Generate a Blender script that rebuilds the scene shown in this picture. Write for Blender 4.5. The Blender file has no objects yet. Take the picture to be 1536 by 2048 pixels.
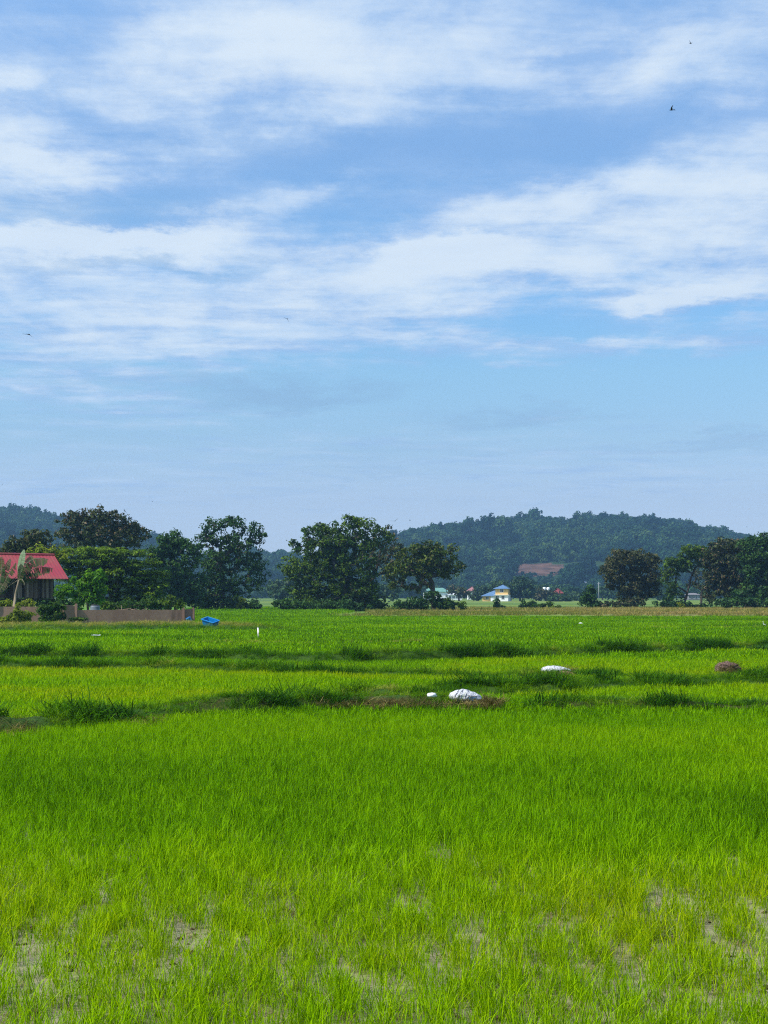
import bpy, bmesh, math, random
import numpy as np
DENOISE = False
from mathutils import Vector, Matrix, Euler

rng = np.random.default_rng(7)
random.seed(7)
R = math.radians
scene = bpy.context.scene
C = scene.collection

# ------------------------------------------------------------------ camera
F = 2844.0      # focal length in pixels of the 1536 x 2048 photograph
HOR = 1190.0    # horizon row
H = 2.2         # eye height
cam_d = bpy.data.cameras.new('camera')
cam = bpy.data.objects.new('camera', cam_d)
C.objects.link(cam)
cam.location = (0, 0, H)
cam.rotation_euler = (R(90), 0, 0)
cam_d.sensor_fit = 'VERTICAL'
cam_d.sensor_height = 36.0
cam_d.lens = F * 36.0 / 2048.0
cam_d.shift_y = (HOR - 1024.0) / 2048.0
cam_d.clip_start = 0.1
cam_d.clip_end = 20000
scene.camera = cam


def gp(px, py, z=0.0):
    """ground point under a photo pixel"""
    Y = (H - z) * F / (py - HOR)
    return ((px - 768.0) / F * Y, Y)


def wx(px, Y): return (px - 768.0) / F * Y
def wz(py, Y): return H + (HOR - py) / F * Y


# ------------------------------------------------------------------ helpers
def tag(o, label=None, cat=None, group=None, kind=None):
    if label: o['label'] = label
    if cat: o['category'] = cat
    if group: o['group'] = group
    if kind: o['kind'] = kind
    return o


def empty(name, loc, label, cat, group=None, rz=0.0):
    o = bpy.data.objects.new(name, None)
    C.objects.link(o)
    o.empty_display_size = 0.2
    o.location = loc
    o.rotation_euler = (0, 0, rz)
    return tag(o, label, cat, group)


def link_mesh(name, me, m=None, parent=None, smooth=False):
    o = bpy.data.objects.new(name, me)
    C.objects.link(o)
    if m is not None and not me.materials: me.materials.append(m)
    if parent is not None: o.parent = parent
    if smooth: me.polygons.foreach_set('use_smooth', np.ones(len(me.polygons), bool))
    return o


def np_mesh(name, V, Fq, attrs=None, k=4):
    """V (n,3), Fq (m,k) -> mesh"""
    V = np.asarray(V, np.float32); Fq = np.asarray(Fq, np.int32)
    me = bpy.data.meshes.new(name)
    me.vertices.add(len(V)); me.vertices.foreach_set('co', V.ravel())
    m = len(Fq)
    me.loops.add(m * k); me.loops.foreach_set('vertex_index', Fq.ravel())
    me.polygons.add(m)
    me.polygons.foreach_set('loop_start', np.arange(0, m * k, k, dtype=np.int32))
    me.polygons.foreach_set('loop_total', np.full(m, k, np.int32))
    for an, (dom, vals) in (attrs or {}).items():
        a = me.attributes.new(an, 'FLOAT', dom)
        a.data.foreach_set('value', np.asarray(vals, np.float32))
    me.update(calc_edges=True)
    return me


class MB:
    """collects simple shapes into one mesh"""
    def __init__(s): s.v = []; s.f = []

    def add(s, vs, fs):
        n = len(s.v)
        s.v += [tuple(p) for p in vs]
        s.f += [tuple(i + n for i in f) for f in fs]
        return s

    def box(s, x0, x1, y0, y1, z0, z1, M=None):
        vs = [(x, y, z) for z in (z0, z1) for y in (y0, y1) for x in (x0, x1)]
        if M: vs = [M @ Vector(p) for p in vs]
        return s.add(vs, [(0, 2, 3, 1), (4, 5, 7, 6), (0, 1, 5, 4), (1, 3, 7, 5), (3, 2, 6, 7), (2, 0, 4, 6)])

    def tube(s, pts, radii, n=8, cap=True, squash=None):
        pts = [Vector(p) for p in pts]
        rings = []
        up = Vector((0, 0, 1))
        for i, p in enumerate(pts):
            d = (pts[min(i + 1, len(pts) - 1)] - pts[max(i - 1, 0)]).normalized()
            a = d.cross(up)
            if a.length < 1e-3: a = d.cross(Vector((1, 0, 0)))
            a.normalize(); b = a.cross(d).normalized()
            r = radii[i]
            ra, rb = (r if not isinstance(r, tuple) else r[0]), (r if not isinstance(r, tuple) else r[1])
            rings.append([p + a * ra * math.cos(2 * math.pi * k / n) + b * rb * math.sin(2 * math.pi * k / n) for k in range(n)])
        vs = [q for r_ in rings for q in r_]
        fs = []
        for i in range(len(pts) - 1):
            for k in range(n):
                fs.append((i * n + k, i * n + (k + 1) % n, (i + 1) * n + (k + 1) % n, (i + 1) * n + k))
        if cap:
            fs.append(tuple(range(n - 1, -1, -1)))
            fs.append(tuple((len(pts) - 1) * n + k for k in range(n)))
        return s.add(vs, fs)

    def mesh(s, name):
        me = bpy.data.meshes.new(name)
        me.from_pydata(s.v, [], s.f); me.update()
        return me

    def build(s, name, m, parent=None, smooth=False):
        return link_mesh(name, s.mesh(name), m, parent, smooth)


def vnoise(x, y, seed=0):
    """smooth value noise in [0,1], numpy"""
    x = np.asarray(x, float); y = np.asarray(y, float)
    xi = np.floor(x).astype(np.int64); yi = np.floor(y).astype(np.int64)
    fx = x - xi; fy = y - yi
    fx = fx * fx * (3 - 2 * fx); fy = fy * fy * (3 - 2 * fy)

    def h(a, b):
        n = (a * 374761393 + b * 668265263 + seed * 974634521) & 0x7fffffff
        n = ((n ^ (n >> 13)) * 1274126177) & 0x7fffffff
        return ((n ^ (n >> 16)) & 0xffff) / 65535.0
    return (h(xi, yi) * (1 - fx) + h(xi + 1, yi) * fx) * (1 - fy) + (h(xi, yi + 1) * (1 - fx) + h(xi + 1, yi + 1) * fx) * fy


def fbm(x, y, o=4, seed=0):
    r = 0; a = 0.5; t = 0
    for i in range(o):
        r = r + a * vnoise(x * 2 ** i + 13.7 * i, y * 2 ** i + 7.1 * i, seed + i); t += a; a *= 0.5
    return r / t


def sstep(a, b, x):
    t = np.clip((np.asarray(x, float) - a) / (b - a), 0, 1)
    return t * t * (3 - 2 * t)


# ------------------------------------------------------------------ materials
class NT:
    def __init__(s, name):
        s.m = bpy.data.materials.new(name); s.m.use_nodes = True
        s.t = s.m.node_tree; s.t.nodes.clear()
        s.out = s.t.nodes.new('ShaderNodeOutputMaterial')

    def n(s, typ, **kw):
        nd = s.t.nodes.new(typ)
        for k, v in kw.items():
            if k == 'ins':
                for i, val in v.items():
                    if hasattr(val, 'links') or isinstance(val, bpy.types.NodeSocket): s.t.links.new(val, nd.inputs[i])
                    else: nd.inputs[i].default_value = val
            else: setattr(nd, k, v)
        return nd

    def l(s, a, b): s.t.links.new(a, b)

    def math(s, op, a, b=None, c=None, clamp=False):
        nd = s.n('ShaderNodeMath', operation=op, use_clamp=clamp)
        for i, v in enumerate((a, b, c)):
            if v is None: continue
            if isinstance(v, (int, float)): nd.inputs[i].default_value = v
            else: s.l(v, nd.inputs[i])
        return nd.outputs[0]

    def ramp(s, fac, stops, interp='LINEAR'):
        nd = s.n('ShaderNodeValToRGB')
        nd.color_ramp.interpolation = interp
        e = nd.color_ramp.elements
        while len(e) < len(stops): e.new(0.5)
        for i, (p, c) in enumerate(stops):
            e[i].position = p; e[i].color = (*c, 1) if len(c) == 3 else c
        s.l(fac, nd.inputs[0])
        return nd.outputs[0]

    def mix(s, fac, a, b, mode='MIX'):
        nd = s.n('ShaderNodeMix', data_type='RGBA', blend_type=mode)
        for i, v in ((0, fac), (6, a), (7, b)):
            if isinstance(v, (int, float)): nd.inputs[i].default_value = v
            elif isinstance(v, tuple): nd.inputs[i].default_value = (*v, 1)
            else: s.l(v, nd.inputs[i])
        return nd.outputs[2]

    def noise(s, vec, scale, detail=4, rough=0.55, out=0):
        nd = s.n('ShaderNodeTexNoise')
        nd.inputs['Scale'].default_value = scale; nd.inputs['Detail'].default_value = detail
        nd.inputs['Roughness'].default_value = rough
        if vec is not None: s.l(vec, nd.inputs['Vector'])
        return nd.outputs[out]

    def mapr(s, v, a, b, c=0.0, d=1.0, smooth=False):
        nd = s.n('ShaderNodeMapRange', interpolation_type='SMOOTHSTEP' if smooth else 'LINEAR')
        s.l(v, nd.inputs[0])
        for i, q in enumerate((a, b, c, d)): nd.inputs[i + 1].default_value = q
        return nd.outputs[0]

    def scaled(s, vec, sc, loc=(0, 0, 0), rot=(0, 0, 0)):
        nd = s.n('ShaderNodeMapping')
        s.l(vec, nd.inputs[0]); nd.inputs['Scale'].default_value = sc
        nd.inputs['Location'].default_value = loc; nd.inputs['Rotation'].default_value = rot
        return nd.outputs[0]

    def pos(s): return s.n('ShaderNodeNewGeometry').outputs['Position']
    def obj(s): return s.n('ShaderNodeTexCoord').outputs['Object']

    def leaf(s, col, trans=0.35, tcol=None, rough=0.5, spec=0.25):
        """diffuse + translucent leaf surface"""
        p = s.n('ShaderNodeBsdfPrincipled')
        p.inputs['Roughness'].default_value = rough
        p.inputs['Specular IOR Level'].default_value = spec
        tr = s.n('ShaderNodeBsdfTranslucent')
        for sock, v in ((p.inputs['Base Color'], col), (tr.inputs[0], tcol if tcol is not None else col)):
            if isinstance(v, tuple): sock.default_value = (*v, 1)
            else: s.l(v, sock)
        mx = s.n('ShaderNodeMixShader'); mx.inputs[0].default_value = trans
        s.l(p.outputs[0], mx.inputs[1]); s.l(tr.outputs[0], mx.inputs[2])
        s.l(mx.outputs[0], s.out.inputs[0])
        return s.m

    def solid(s, col, rough=0.7, spec=0.3, metal=0.0, bump=None, bstr=0.3, bdist=0.02):
        p = s.n('ShaderNodeBsdfPrincipled')
        if isinstance(col, tuple): p.inputs['Base Color'].default_value = (*col, 1)
        else: s.l(col, p.inputs['Base Color'])
        if isinstance(rough, (int, float)): p.inputs['Roughness'].default_value = rough
        else: s.l(rough, p.inputs['Roughness'])
        p.inputs['Specular IOR Level'].default_value = spec
        p.inputs['Metallic'].default_value = metal
        if bump is not None:
            b = s.n('ShaderNodeBump'); b.inputs['Strength'].default_value = bstr; b.inputs['Distance'].default_value = bdist
            s.l(bump, b.inputs['Height']); s.l(b.outputs[0], p.inputs['Normal'])
        s.l(p.outputs[0], s.out.inputs[0])
        return s.m


def worn(name, a, b, scale=3.0, rough=0.75, spec=0.25, stretch=(1, 1, 1), bstr=0.2):
    t = NT(name)
    v = t.scaled(t.obj(), stretch)
    n1 = t.noise(v, scale, 6, 0.6)
    f = t.mapr(n1, 0.35, 0.65)
    return t.solid(t.mix(f, a, b), rough, spec, bump=n1, bstr=bstr)


def grass_material(name, stops, trans=0.45, tb=1.5, lo=0.42, hi=1.6):
    """blade colour from the tuft's tint (instance attribute) and a per-blade value"""
    t = NT(name)
    a = t.n('ShaderNodeAttribute', attribute_type='INSTANCER', attribute_name='tint')
    b = t.n('ShaderNodeAttribute', attribute_type='GEOMETRY', attribute_name='br')
    tint = t.math('ADD', a.outputs['Fac'], t.math('MULTIPLY', t.math('SUBTRACT', b.outputs['Fac'], 0.5), 0.30), clamp=True)
    col = t.ramp(tint, stops)
    val = t.mapr(b.outputs['Fac'], 0, 1, lo, hi)
    hs = t.n('ShaderNodeHueSaturation'); t.l(val, hs.inputs['Value']); t.l(col, hs.inputs['Color'])
    hs2 = t.n('ShaderNodeHueSaturation'); hs2.inputs['Value'].default_value = tb; t.l(hs.outputs[0], hs2.inputs['Color'])
    return t.leaf(hs.outputs[0], trans, hs2.outputs[0], 0.6, 0.04)


RICE = grass_material('rice_leaf', [(0.0, (0.034, 0.118, 0.0002)), (0.4, (0.138, 0.292, 0.0002)), (0.72, (0.210, 0.355, 0.0002)), (1.0, (0.30, 0.325, 0.002))], 0.42, 1.5)
BANKG = grass_material('bank_grass', [(0.0, (0.016, 0.065, 0.003)), (0.45, (0.062, 0.165, 0.002)), (0.75, (0.135, 0.240, 0.003)), (1.0, (0.30, 0.26, 0.06))], 0.4, 1.4)
DRYG = grass_material('dry_grass', [(0.0, (0.10, 0.15, 0.010)), (0.5, (0.22, 0.20, 0.045)), (1.0, (0.34, 0.25, 0.09))], 0.3, 1.2)


def leaf_material(name, a, b, c=None, trans=0.25, tb=1.6, var=(0.4, 1.75)):
    t = NT(name)
    br = t.n('ShaderNodeAttribute', attribute_type='GEOMETRY', attribute_name='br').outputs['Fac']
    cl = t.n('ShaderNodeAttribute', attribute_type='GEOMETRY', attribute_name='cl').outputs['Fac']
    col = t.mix(cl, a, b)
    if c: col = t.mix(t.mapr(br, 0.82, 0.9), col, c)
    hs = t.n('ShaderNodeHueSaturation'); t.l(t.mapr(br, 0, 1, *var), hs.inputs['Value']); t.l(col, hs.inputs['Color'])
    hs2 = t.n('ShaderNodeHueSaturation'); hs2.inputs['Value'].default_value = tb; t.l(hs.outputs[0], hs2.inputs['Color'])
    return t.leaf(hs.outputs[0], trans, hs2.outputs[0], 0.55, 0.12)


L_dark = leaf_material('dark_leaf', (0.012, 0.042, 0.010), (0.044, 0.100, 0.014), None, 0.25)
L_mid = leaf_material('mid_leaf', (0.014, 0.046, 0.006), (0.080, 0.135, 0.008), None, 0.3)
L_olive = leaf_material('olive_leaf', (0.018, 0.034, 0.010), (0.060, 0.078, 0.018), (0.09, 0.065, 0.035), 0.22)
L_brown = leaf_material('brownish_leaf', (0.026, 0.036, 0.012), (0.060, 0.068, 0.018), (0.075, 0.062, 0.028), 0.22)
L_acacia = leaf_material('acacia_leaf', (0.034, 0.080, 0.004), (0.125, 0.200, 0.006), None, 0.3)
L_olivegreen = leaf_material('olive_green_leaf', (0.020, 0.044, 0.006), (0.072, 0.112, 0.008), (0.075, 0.080, 0.02), 0.25)
L_bright = leaf_material('bright_leaf', (0.040, 0.130, 0.004), (0.110, 0.240, 0.006), None, 0.4)
L_bush = leaf_material('bush_leaf', (0.070, 0.115, 0.008), (0.190, 0.225, 0.014), None, 0.45)
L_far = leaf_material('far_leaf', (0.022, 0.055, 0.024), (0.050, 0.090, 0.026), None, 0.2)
L_banana = leaf_material('banana_leaf', (0.012, 0.034, 0.005), (0.034, 0.066, 0.008), (0.045, 0.042, 0.018), 0.2)
L_banana_pale = leaf_material('pale_banana_leaf', (0.16, 0.24, 0.12), (0.24, 0.32, 0.18), None, 0.3, 1.2, (0.8, 1.2))


def hill_leaf():
    t = NT('hill_leaf')
    br = t.n('ShaderNodeAttribute', attribute_type='GEOMETRY', attribute_name='br').outputs['Fac']
    ti = t.n('ShaderNodeAttribute', attribute_type='INSTANCER', attribute_name='tint').outputs['Fac']
    col = t.ramp(ti, [(0.0, (0.006, 0.024, 0.012)), (0.5, (0.022, 0.064, 0.020)), (1.0, (0.070, 0.125, 0.030))])
    hs = t.n('ShaderNodeHueSaturation'); t.l(t.mapr(br, 0, 1, 0.68, 1.32), hs.inputs['Value']); t.l(col, hs.inputs['Color'])
    return t.leaf(hs.outputs[0], 0.15, None, 0.6, 0.05)


L_hill = hill_leaf()
BARK = worn('bark', (0.045, 0.036, 0.028), (0.085, 0.068, 0.052), 4, 0.9, 0.1, (1, 1, 0.3), 0.5)
BARK_PALE = worn('pale_bark', (0.16, 0.13, 0.09), (0.28, 0.24, 0.17), 5, 0.9, 0.1, (1, 1, 0.3), 0.4)

# ------------------------------------------------------------------ sun and sky
SUN_EL, SUN_AZ = R(50), R(-112)     # azimuth measured from +Y (into the picture) towards +X: sun high on the left, a little behind the camera
sun_dir = Vector((math.sin(SUN_AZ) * math.cos(SUN_EL), math.cos(SUN_AZ) * math.cos(SUN_EL), math.sin(SUN_EL)))
sd = bpy.data.lights.new('sun', 'SUN'); sd.energy = 4.4; sd.angle = R(2.0); sd.color = (1.0, 0.95, 0.86)
so = bpy.data.objects.new('sun', sd); C.objects.link(so)
so.rotation_euler = sun_dir.to_track_quat('Z', 'Y').to_euler(); so.location = (-60, -30, 80)

world = bpy.data.worlds.new('World'); scene.world = world
world.use_nodes = True


def build_world():
    s = NT.__new__(NT); s.t = world.node_tree; s.t.nodes.clear()
    s.out = s.t.nodes.new('ShaderNodeOutputWorld')
    sky = s.n('ShaderNodeTexSky', sky_type='NISHITA', sun_disc=False)
    sky.sun_elevation = SUN_EL; sky.sun_rotation = SUN_AZ
    sky.air_density = 1.0; sky.dust_density = 0.6; sky.ozone_density = 1.6
    d = s.n('ShaderNodeTexCoord').outputs['Generated']
    sep = s.n('ShaderNodeSeparateXYZ'); s.l(d, sep.inputs[0])
    dx, dy, dz = sep.outputs
    az = s.math('ARCTAN2', dx, dy)                       # 0 = straight ahead
    el = s.math('ARCSINE', dz)
    # base gradient of the air, by elevation, multiplied on the physical sky
    tintc = s.ramp(s.mapr(el, 0.0, 0.6), [(0.0, (0.50, 0.59, 0.93)), (0.053, (0.52, 0.58, 0.83)), (0.111, (0.54, 0.555, 0.69)), (0.181, (0.515, 0.585, 0.66)), (0.256, (0.531, 0.666, 0.718)), (0.341, (0.48, 0.685, 0.808)), (0.505, (0.64, 0.764, 0.859)), (0.66, (0.862, 0.978, 1.035)), (1.0, (0.9, 1.0, 1.05))])
    tintc = s.mix(1.0, tintc, (2.0, 2.0, 2.0), 'MULTIPLY')
    base = s.mix(1.0, sky.outputs[0], tintc, 'MULTIPLY')
    # cloud layer: directions projected on a flat layer, so clouds thin out and flatten towards the horizon
    den = s.math('ADD', s.math('MAXIMUM', dz, 0.0), 0.07)
    comb = s.n('ShaderNodeCombineXYZ')
    s.l(s.math('DIVIDE', dx, den), comb.inputs[0]); s.l(s.math('DIVIDE', dy, den), comb.inputs[1])
    P = comb.outputs[0]
    warp = s.noise(s.scaled(P, (1.2, 0.7, 1)), 1.0, 4, 0.55, 1)
    Pw = s.mix(0.22, P, warp, 'ADD')
    big = s.noise(s.scaled(Pw, (0.95, 1.0, 1), (3.1, 0.4, 0), (0, 0, R(-12))), 1.0, 8, 0.58)
    fine = s.noise(s.scaled(Pw, (4.5, 3.4, 1), (1.0, 5.0, 0), (0, 0, R(-14))), 1.0, 9, 0.66)
    ae = s.n('ShaderNodeCombineXYZ'); s.l(az, ae.inputs[0]); s.l(el, ae.inputs[1])
    AE = s.mix(0.06, ae.outputs[0], s.noise(s.scaled(P, (3.0, 2.2, 1)), 1.0, 7, 0.66, 1), 'ADD')
    AE = s.n('ShaderNodeVectorMath', operation='SUBTRACT', ins={0: AE, 1: (0.03, 0.03, 0.03)}).outputs[0]

    def blob(px, py, rx, ry, rot, amp):
        a = math.atan2(px - 768, F); e = math.atan2((HOR - py), math.hypot(F, px - 768))
        v = s.n('ShaderNodeVectorMath', operation='SUBTRACT', ins={0: AE, 1: (a, e, 0.0)}).outputs[0]
        m = s.n('ShaderNodeVectorRotate', rotation_type='Z_AXIS', ins={'Vector': v, 'Angle': R(-rot)}).outputs[0]
        m = s.n('ShaderNodeVectorMath', operation='MULTIPLY', ins={0: m, 1: (F / rx, F / ry, 0.0)}).outputs[0]
        L = s.n('ShaderNodeVectorMath', operation='LENGTH', ins={0: m}).outputs[1]
        return s.mapr(L, 1.6, 0.1, 0.0, amp, True)

    def blobs(lst):
        acc = None
        for b in lst:
            o = blob(*b)
            acc = o if acc is None else s.math('ADD', acc, o)
        return acc
    white = blobs(WHITE); grey = blobs(GREY); thin = blobs(THIN)
    # thin pale deck with broken edges, bright where it is thick
    tex = s.math('ADD', s.math('MULTIPLY', fine, 0.74), s.math('MULTIPLY', big, 0.26))
    cover = s.math('ADD', white, s.mapr(el, 0.12, 0.26, 0.0, 0.36))
    cover = s.math('SUBTRACT', cover, s.math('MULTIPLY', thin, 0.35))
    f = s.math('ADD', cover, s.math('MULTIPLY', s.math('SUBTRACT', tex, 0.48), s.mapr(cover, 0.0, 0.45, 1.2, 3.2)))
    fib = s.noise(s.scaled(Pw, (1.6, 9.0, 1), (2.0, 1.0, 0), (0, 0, R(-15))), 1.0, 7, 0.6)
    f = s.math('ADD', f, s.math('MULTIPLY', s.math('SUBTRACT', fib, 0.5), s.mapr(cover, 0.0, 0.4, 0.25, 1.3)))
    low = s.math('MULTIPLY', s.mapr(el, 0.115, 0.05, 0.0, 0.45, True), s.mapr(fib, 0.36, 0.62, 0.55, 1.0))
    base = s.mix(low, base, (5.6, 6.5, 8.2))
    a1 = s.mapr(f, -0.05, 0.95, 0.0, 1.0, True)
    a2 = s.mapr(f, 0.55, 1.6, 0.0, 1.0, True)
    shade = s.mapr(s.noise(s.scaled(Pw, (2.6, 4.4, 1), (7.0, 2.0, 0), (0, 0, R(-12))), 1.0, 8, 0.62), 0.36, 0.62, 0.0, 1.0, True)
    veilc = s.mix(shade, VEILB, VEILC)
    col = s.mix(s.math('MULTIPLY', a1, 0.80), base, veilc)
    col = s.mix(s.math('MULTIPLY', a2, 0.80), col, CLOUDC)
    col = s.mix(s.math('MULTIPLY', grey, s.mapr(fine, 0.3, 0.7, 0.6, 1.0)), col, GREYC)
    bg = s.n('ShaderNodeBackground'); s.l(col, bg.inputs[0]); bg.inputs[1].default_value = SKY
    s.l(bg.outputs[0], s.out.inputs[0])


SKY = 0.080
CLOUDC = (7.3, 8.2, 9.0)
VEILC = (5.4, 6.8, 8.7)
VEILB = (3.4, 5.1, 8.0)
GREYC = (2.7, 4.35, 6.5)
# clouds seen from here: (photo column, row, half width, half height, tilt, amount) turned into directions in the sky
WHITE = [(720, 60, 520, 110, 6, .62), (430, 90, 220, 70, 0, .5), (560, 185, 300, 60, 5, .36), (1076, 95, 70, 18, 0, .4), (1260, 140, 280, 90, 8, .38), (1460, 60, 220, 70, 0, .32), (1450, 192, 70, 22, 10, .4), (1320, 110, 80, 26, 15, .35),
         (28, 146, 46, 24, 0, .7), (250, 210, 110, 30, -12, .42), (80, 345, 330, 80, -2, .40), (70, 322, 190, 34, -4, .75), (60, 250, 160, 40, 0, .25),
         (220, 488, 360, 48, 3, .62), (190, 484, 230, 26, 2, .95), (60, 520, 220, 50, 0, .45), (520, 420, 230, 44, 20, .5), (620, 378, 90, 22, 24, .35),
         (500, 590, 560, 80, 0, .50), (180, 640, 320, 80, 0, .40), (420, 685, 420, 60, 0, .42), (90, 770, 280, 70, 0, .36), (250, 805, 280, 40, 0, .28), (700, 545, 260, 50, 4, .4),
         (930, 520, 240, 56, 0, .66), (900, 506, 130, 24, 0, .6), (1250, 500, 380, 80, 5, .58), (1480, 440, 280, 120, 5, .52), (1350, 380, 320, 60, 8, .4), (1080, 408, 220, 28, 9, .5),
         (1440, 582, 230, 46, 3, .85), (1390, 600, 130, 22, 3, .6), (840, 612, 190, 40, 0, .42), (1130, 702, 230, 28, 2, .62), (900, 670, 110, 22, 0, .4), (1460, 672, 170, 34, 0, .35), (1240, 608, 60, 16, 0, .45),
         (700, 945, 760, 70, 0, .22), (110, 968, 200, 16, 0, .3), (1150, 835, 80, 7, 0, .3), (500, 880, 500, 40, 0, .12), (1350, 930, 400, 50, 0, .16)]
GREY = [(580, 784, 230, 26, 1, .75), (1030, 842, 190, 20, 0, .5), (1440, 890, 220, 18, 3, .42), (860, 905, 260, 16, 0, .25), (760, 945, 200, 14, 0, .25), (120, 420, 280, 36, 2, .3), (230, 760, 180, 14, 0, .2), (300, 540, 260, 12, 3, .4)]
THIN = [(1180, 620, 330, 60, 4, .8), (1100, 770, 560, 50, 0, .9), (1300, 560, 160, 22, 4, .8), (850, 310, 480, 80, 8, .6), (380, 415, 340, 36, 4, .8), (300, 545, 300, 14, 2, .8), (620, 320, 300, 50, 8, .5), (1180, 260, 330, 40, 6, .35), (330, 420, 260, 40, 3, .3), (700, 450, 200, 40, 8, .4)]
build_world()

# ------------------------------------------------------------------ scatter: one object, instanced tufts
def scatter(name, pts, rot, scl, idx, tint, coll, label, cat):
    n = len(pts)
    me = bpy.data.meshes.new(name)
    me.vertices.add(n); me.vertices.foreach_set('co', np.asarray(pts, np.float32).ravel())
    for an, ty, dat, key in (('rot', 'FLOAT_VECTOR', rot, 'vector'), ('scl', 'FLOAT_VECTOR', scl, 'vector'), ('idx', 'INT', idx, 'value'), ('tint', 'FLOAT', tint, 'value')):
        a = me.attributes.new(an, ty, 'POINT')
        a.data.foreach_set(key, np.asarray(dat, np.int32 if ty == 'INT' else np.float32).ravel())
    me.update()
    o = link_mesh(name, me)
    g = bpy.data.node_groups.new(name + '_scatter', 'GeometryNodeTree')
    g.interface.new_socket('Geometry', in_out='INPUT', socket_type='NodeSocketGeometry')
    g.interface.new_socket('Geometry', in_out='OUTPUT', socket_type='NodeSocketGeometry')
    gi = g.nodes.new('NodeGroupInput'); go = g.nodes.new('NodeGroupOutput')
    iop = g.nodes.new('GeometryNodeInstanceOnPoints')
    ci = g.nodes.new('GeometryNodeCollectionInfo')
    ci.inputs['Collection'].default_value = coll
    ci.inputs['Separate Children'].default_value = True
    ci.inputs['Reset Children'].default_value = True

    def attr(nm, ty):
        a = g.nodes.new('GeometryNodeInputNamedAttribute'); a.data_type = ty; a.inputs[0].default_value = nm
        return a.outputs[0]
    g.links.new(gi.outputs[0], iop.inputs['Points'])
    g.links.new(ci.outputs[0], iop.inputs['Instance'])
    iop.inputs['Pick Instance'].default_value = True
    g.links.new(attr('idx', 'INT'), iop.inputs['Instance Index'])
    e2r = g.nodes.new('FunctionNodeEulerToRotation')
    g.links.new(attr('rot', 'FLOAT_VECTOR'), e2r.inputs[0])
    g.links.new(e2r.outputs[0], iop.inputs['Rotation'])
    g.links.new(attr('scl', 'FLOAT_VECTOR'), iop.inputs['Scale'])
    g.links.new(iop.outputs[0], go.inputs[0])
    md = o.modifiers.new('scatter', 'NODES'); md.node_group = g
    return tag(o, label, cat, None, 'stuff')


def tuft_mesh(name, nb, hmin, hmax, w, spread, lean, droop, mat, seed, fold=0.0):
    r = np.random.default_rng(seed)
    V = []; Fc = []; br = []
    for b in range(nb):
        a = r.uniform(0, 2 * math.pi); rad = spread * math.sqrt(r.uniform())
        a2 = r.uniform(0, 2 * math.pi)
        bx, by = rad * math.cos(a), rad * math.sin(a)
        h = r.uniform(hmin, hmax); le = lean * r.uniform(0.2, 1.3); dr = droop * r.uniform(0.0, 1.5)
        dxy = np.array((math.cos(a2), math.sin(a2)))
        tw = a2 + math.pi / 2 + r.normal(0, 0.5)
        wd = np.array((math.cos(tw), math.sin(tw)))
        n0 = len(V); rv = r.uniform()
        for k, (t, ww) in enumerate(((0, .7), (.4, 1), (.75, .8), (1, 0))):
            off = (le * t + dr * t * t) * h
            z = h * (t - 0.45 * min(dr, 1.2) * t * t * t)
            p = np.array((bx, by)) + dxy * off
            for sgn in ((-1, 1) if ww > 0 else (0,)):
                q = p + wd * w * 0.5 * ww * sgn
                V.append((q[0], q[1], z)); br.append(rv)
        Fc += [(n0, n0 + 1, n0 + 3, n0 + 2), (n0 + 2, n0 + 3, n0 + 5, n0 + 4), (n0 + 4, n0 + 5, n0 + 6)]
    me = bpy.data.meshes.new(name); me.from_pydata(V, [], Fc)
    at = me.attributes.new('br', 'FLOAT', 'POINT'); at.data.foreach_set('value', np.array(br, np.float32))
    me.materials.append(mat); me.update()
    return me


def source(name, meshes):
    c = bpy.data.collections.new(name)
    for i, me in enumerate(meshes):
        c.objects.link(bpy.data.objects.new('%s_%s' % (name, chr(97 + i)), me))
    return c


rice_near = source('rice_tuft', [tuft_mesh('rice_tuft', 22, .11, .245, .0046, .085, .24, .36, RICE, 100 + i) for i in range(8)])
rice_mid = source('rice_clump', [tuft_mesh('rice_clump', 36, .12, .24, .010, .18, .25, .35, RICE, 200 + i) for i in range(8)])
rice_far = source('rice_patch', [tuft_mesh('rice_patch', 60, .10, .21, .020, .55, .2, .3, RICE, 300 + i) for i in range(6)])
bank_src = source('bank_tuft', [tuft_mesh('bank_tuft', 34, .08, .26, .0085, .16, .6, .8, BANKG, 400 + i) for i in range(8)])
dry_src = source('dry_tuft', [tuft_mesh('dry_tuft', 30, .2, .5, .03, .4, .35, .5, DRYG, 500 + i) for i in range(6)])

# ------------------------------------------------------------------ field banks (paths on the ground, from photo rows)
BANKS = {
    # name: (points, width, height, clumpiness, grass density per m2, tint)
    'a': ([(-260, 1478), (0, 1454), (200, 1430), (400, 1416), (640, 1403), (800, 1403), (985, 1401)], 1.5, .34),
    'b': ([(1050, 1407), (1200, 1405), (1420, 1410), (1536, 1412), (1800, 1416)], 1.3, .28),
    'c': ([(-300, 1330), (0, 1331), (300, 1334), (600, 1340), (850, 1346), (990, 1352)], 1.5, .28),
    'd': ([(690, 1390), (850, 1383), (1000, 1378), (1130, 1372), (1250, 1366), (1370, 1362), (1536, 1358), (1800, 1352)], 2.4, .28),
    'e': ([(960, 1352), (1100, 1347), (1200, 1347), (1330, 1350)], 2.0, .22),
    'f': ([(-300, 1309), (0, 1310), (150, 1311), (300, 1312), (480, 1316), (640, 1320), (800, 1318), (1024, 1311), (1200, 1303), (1400, 1297), (1536, 1294), (1800, 1286)], 1.4, .38),
    'g': ([(280, 1279), (500, 1283), (800, 1282), (900, 1280)], 1.6, .10),
    'h': ([(1230, 1254), (1536, 1252.5), (1800, 1251)], 2.0, .12),
}


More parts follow.
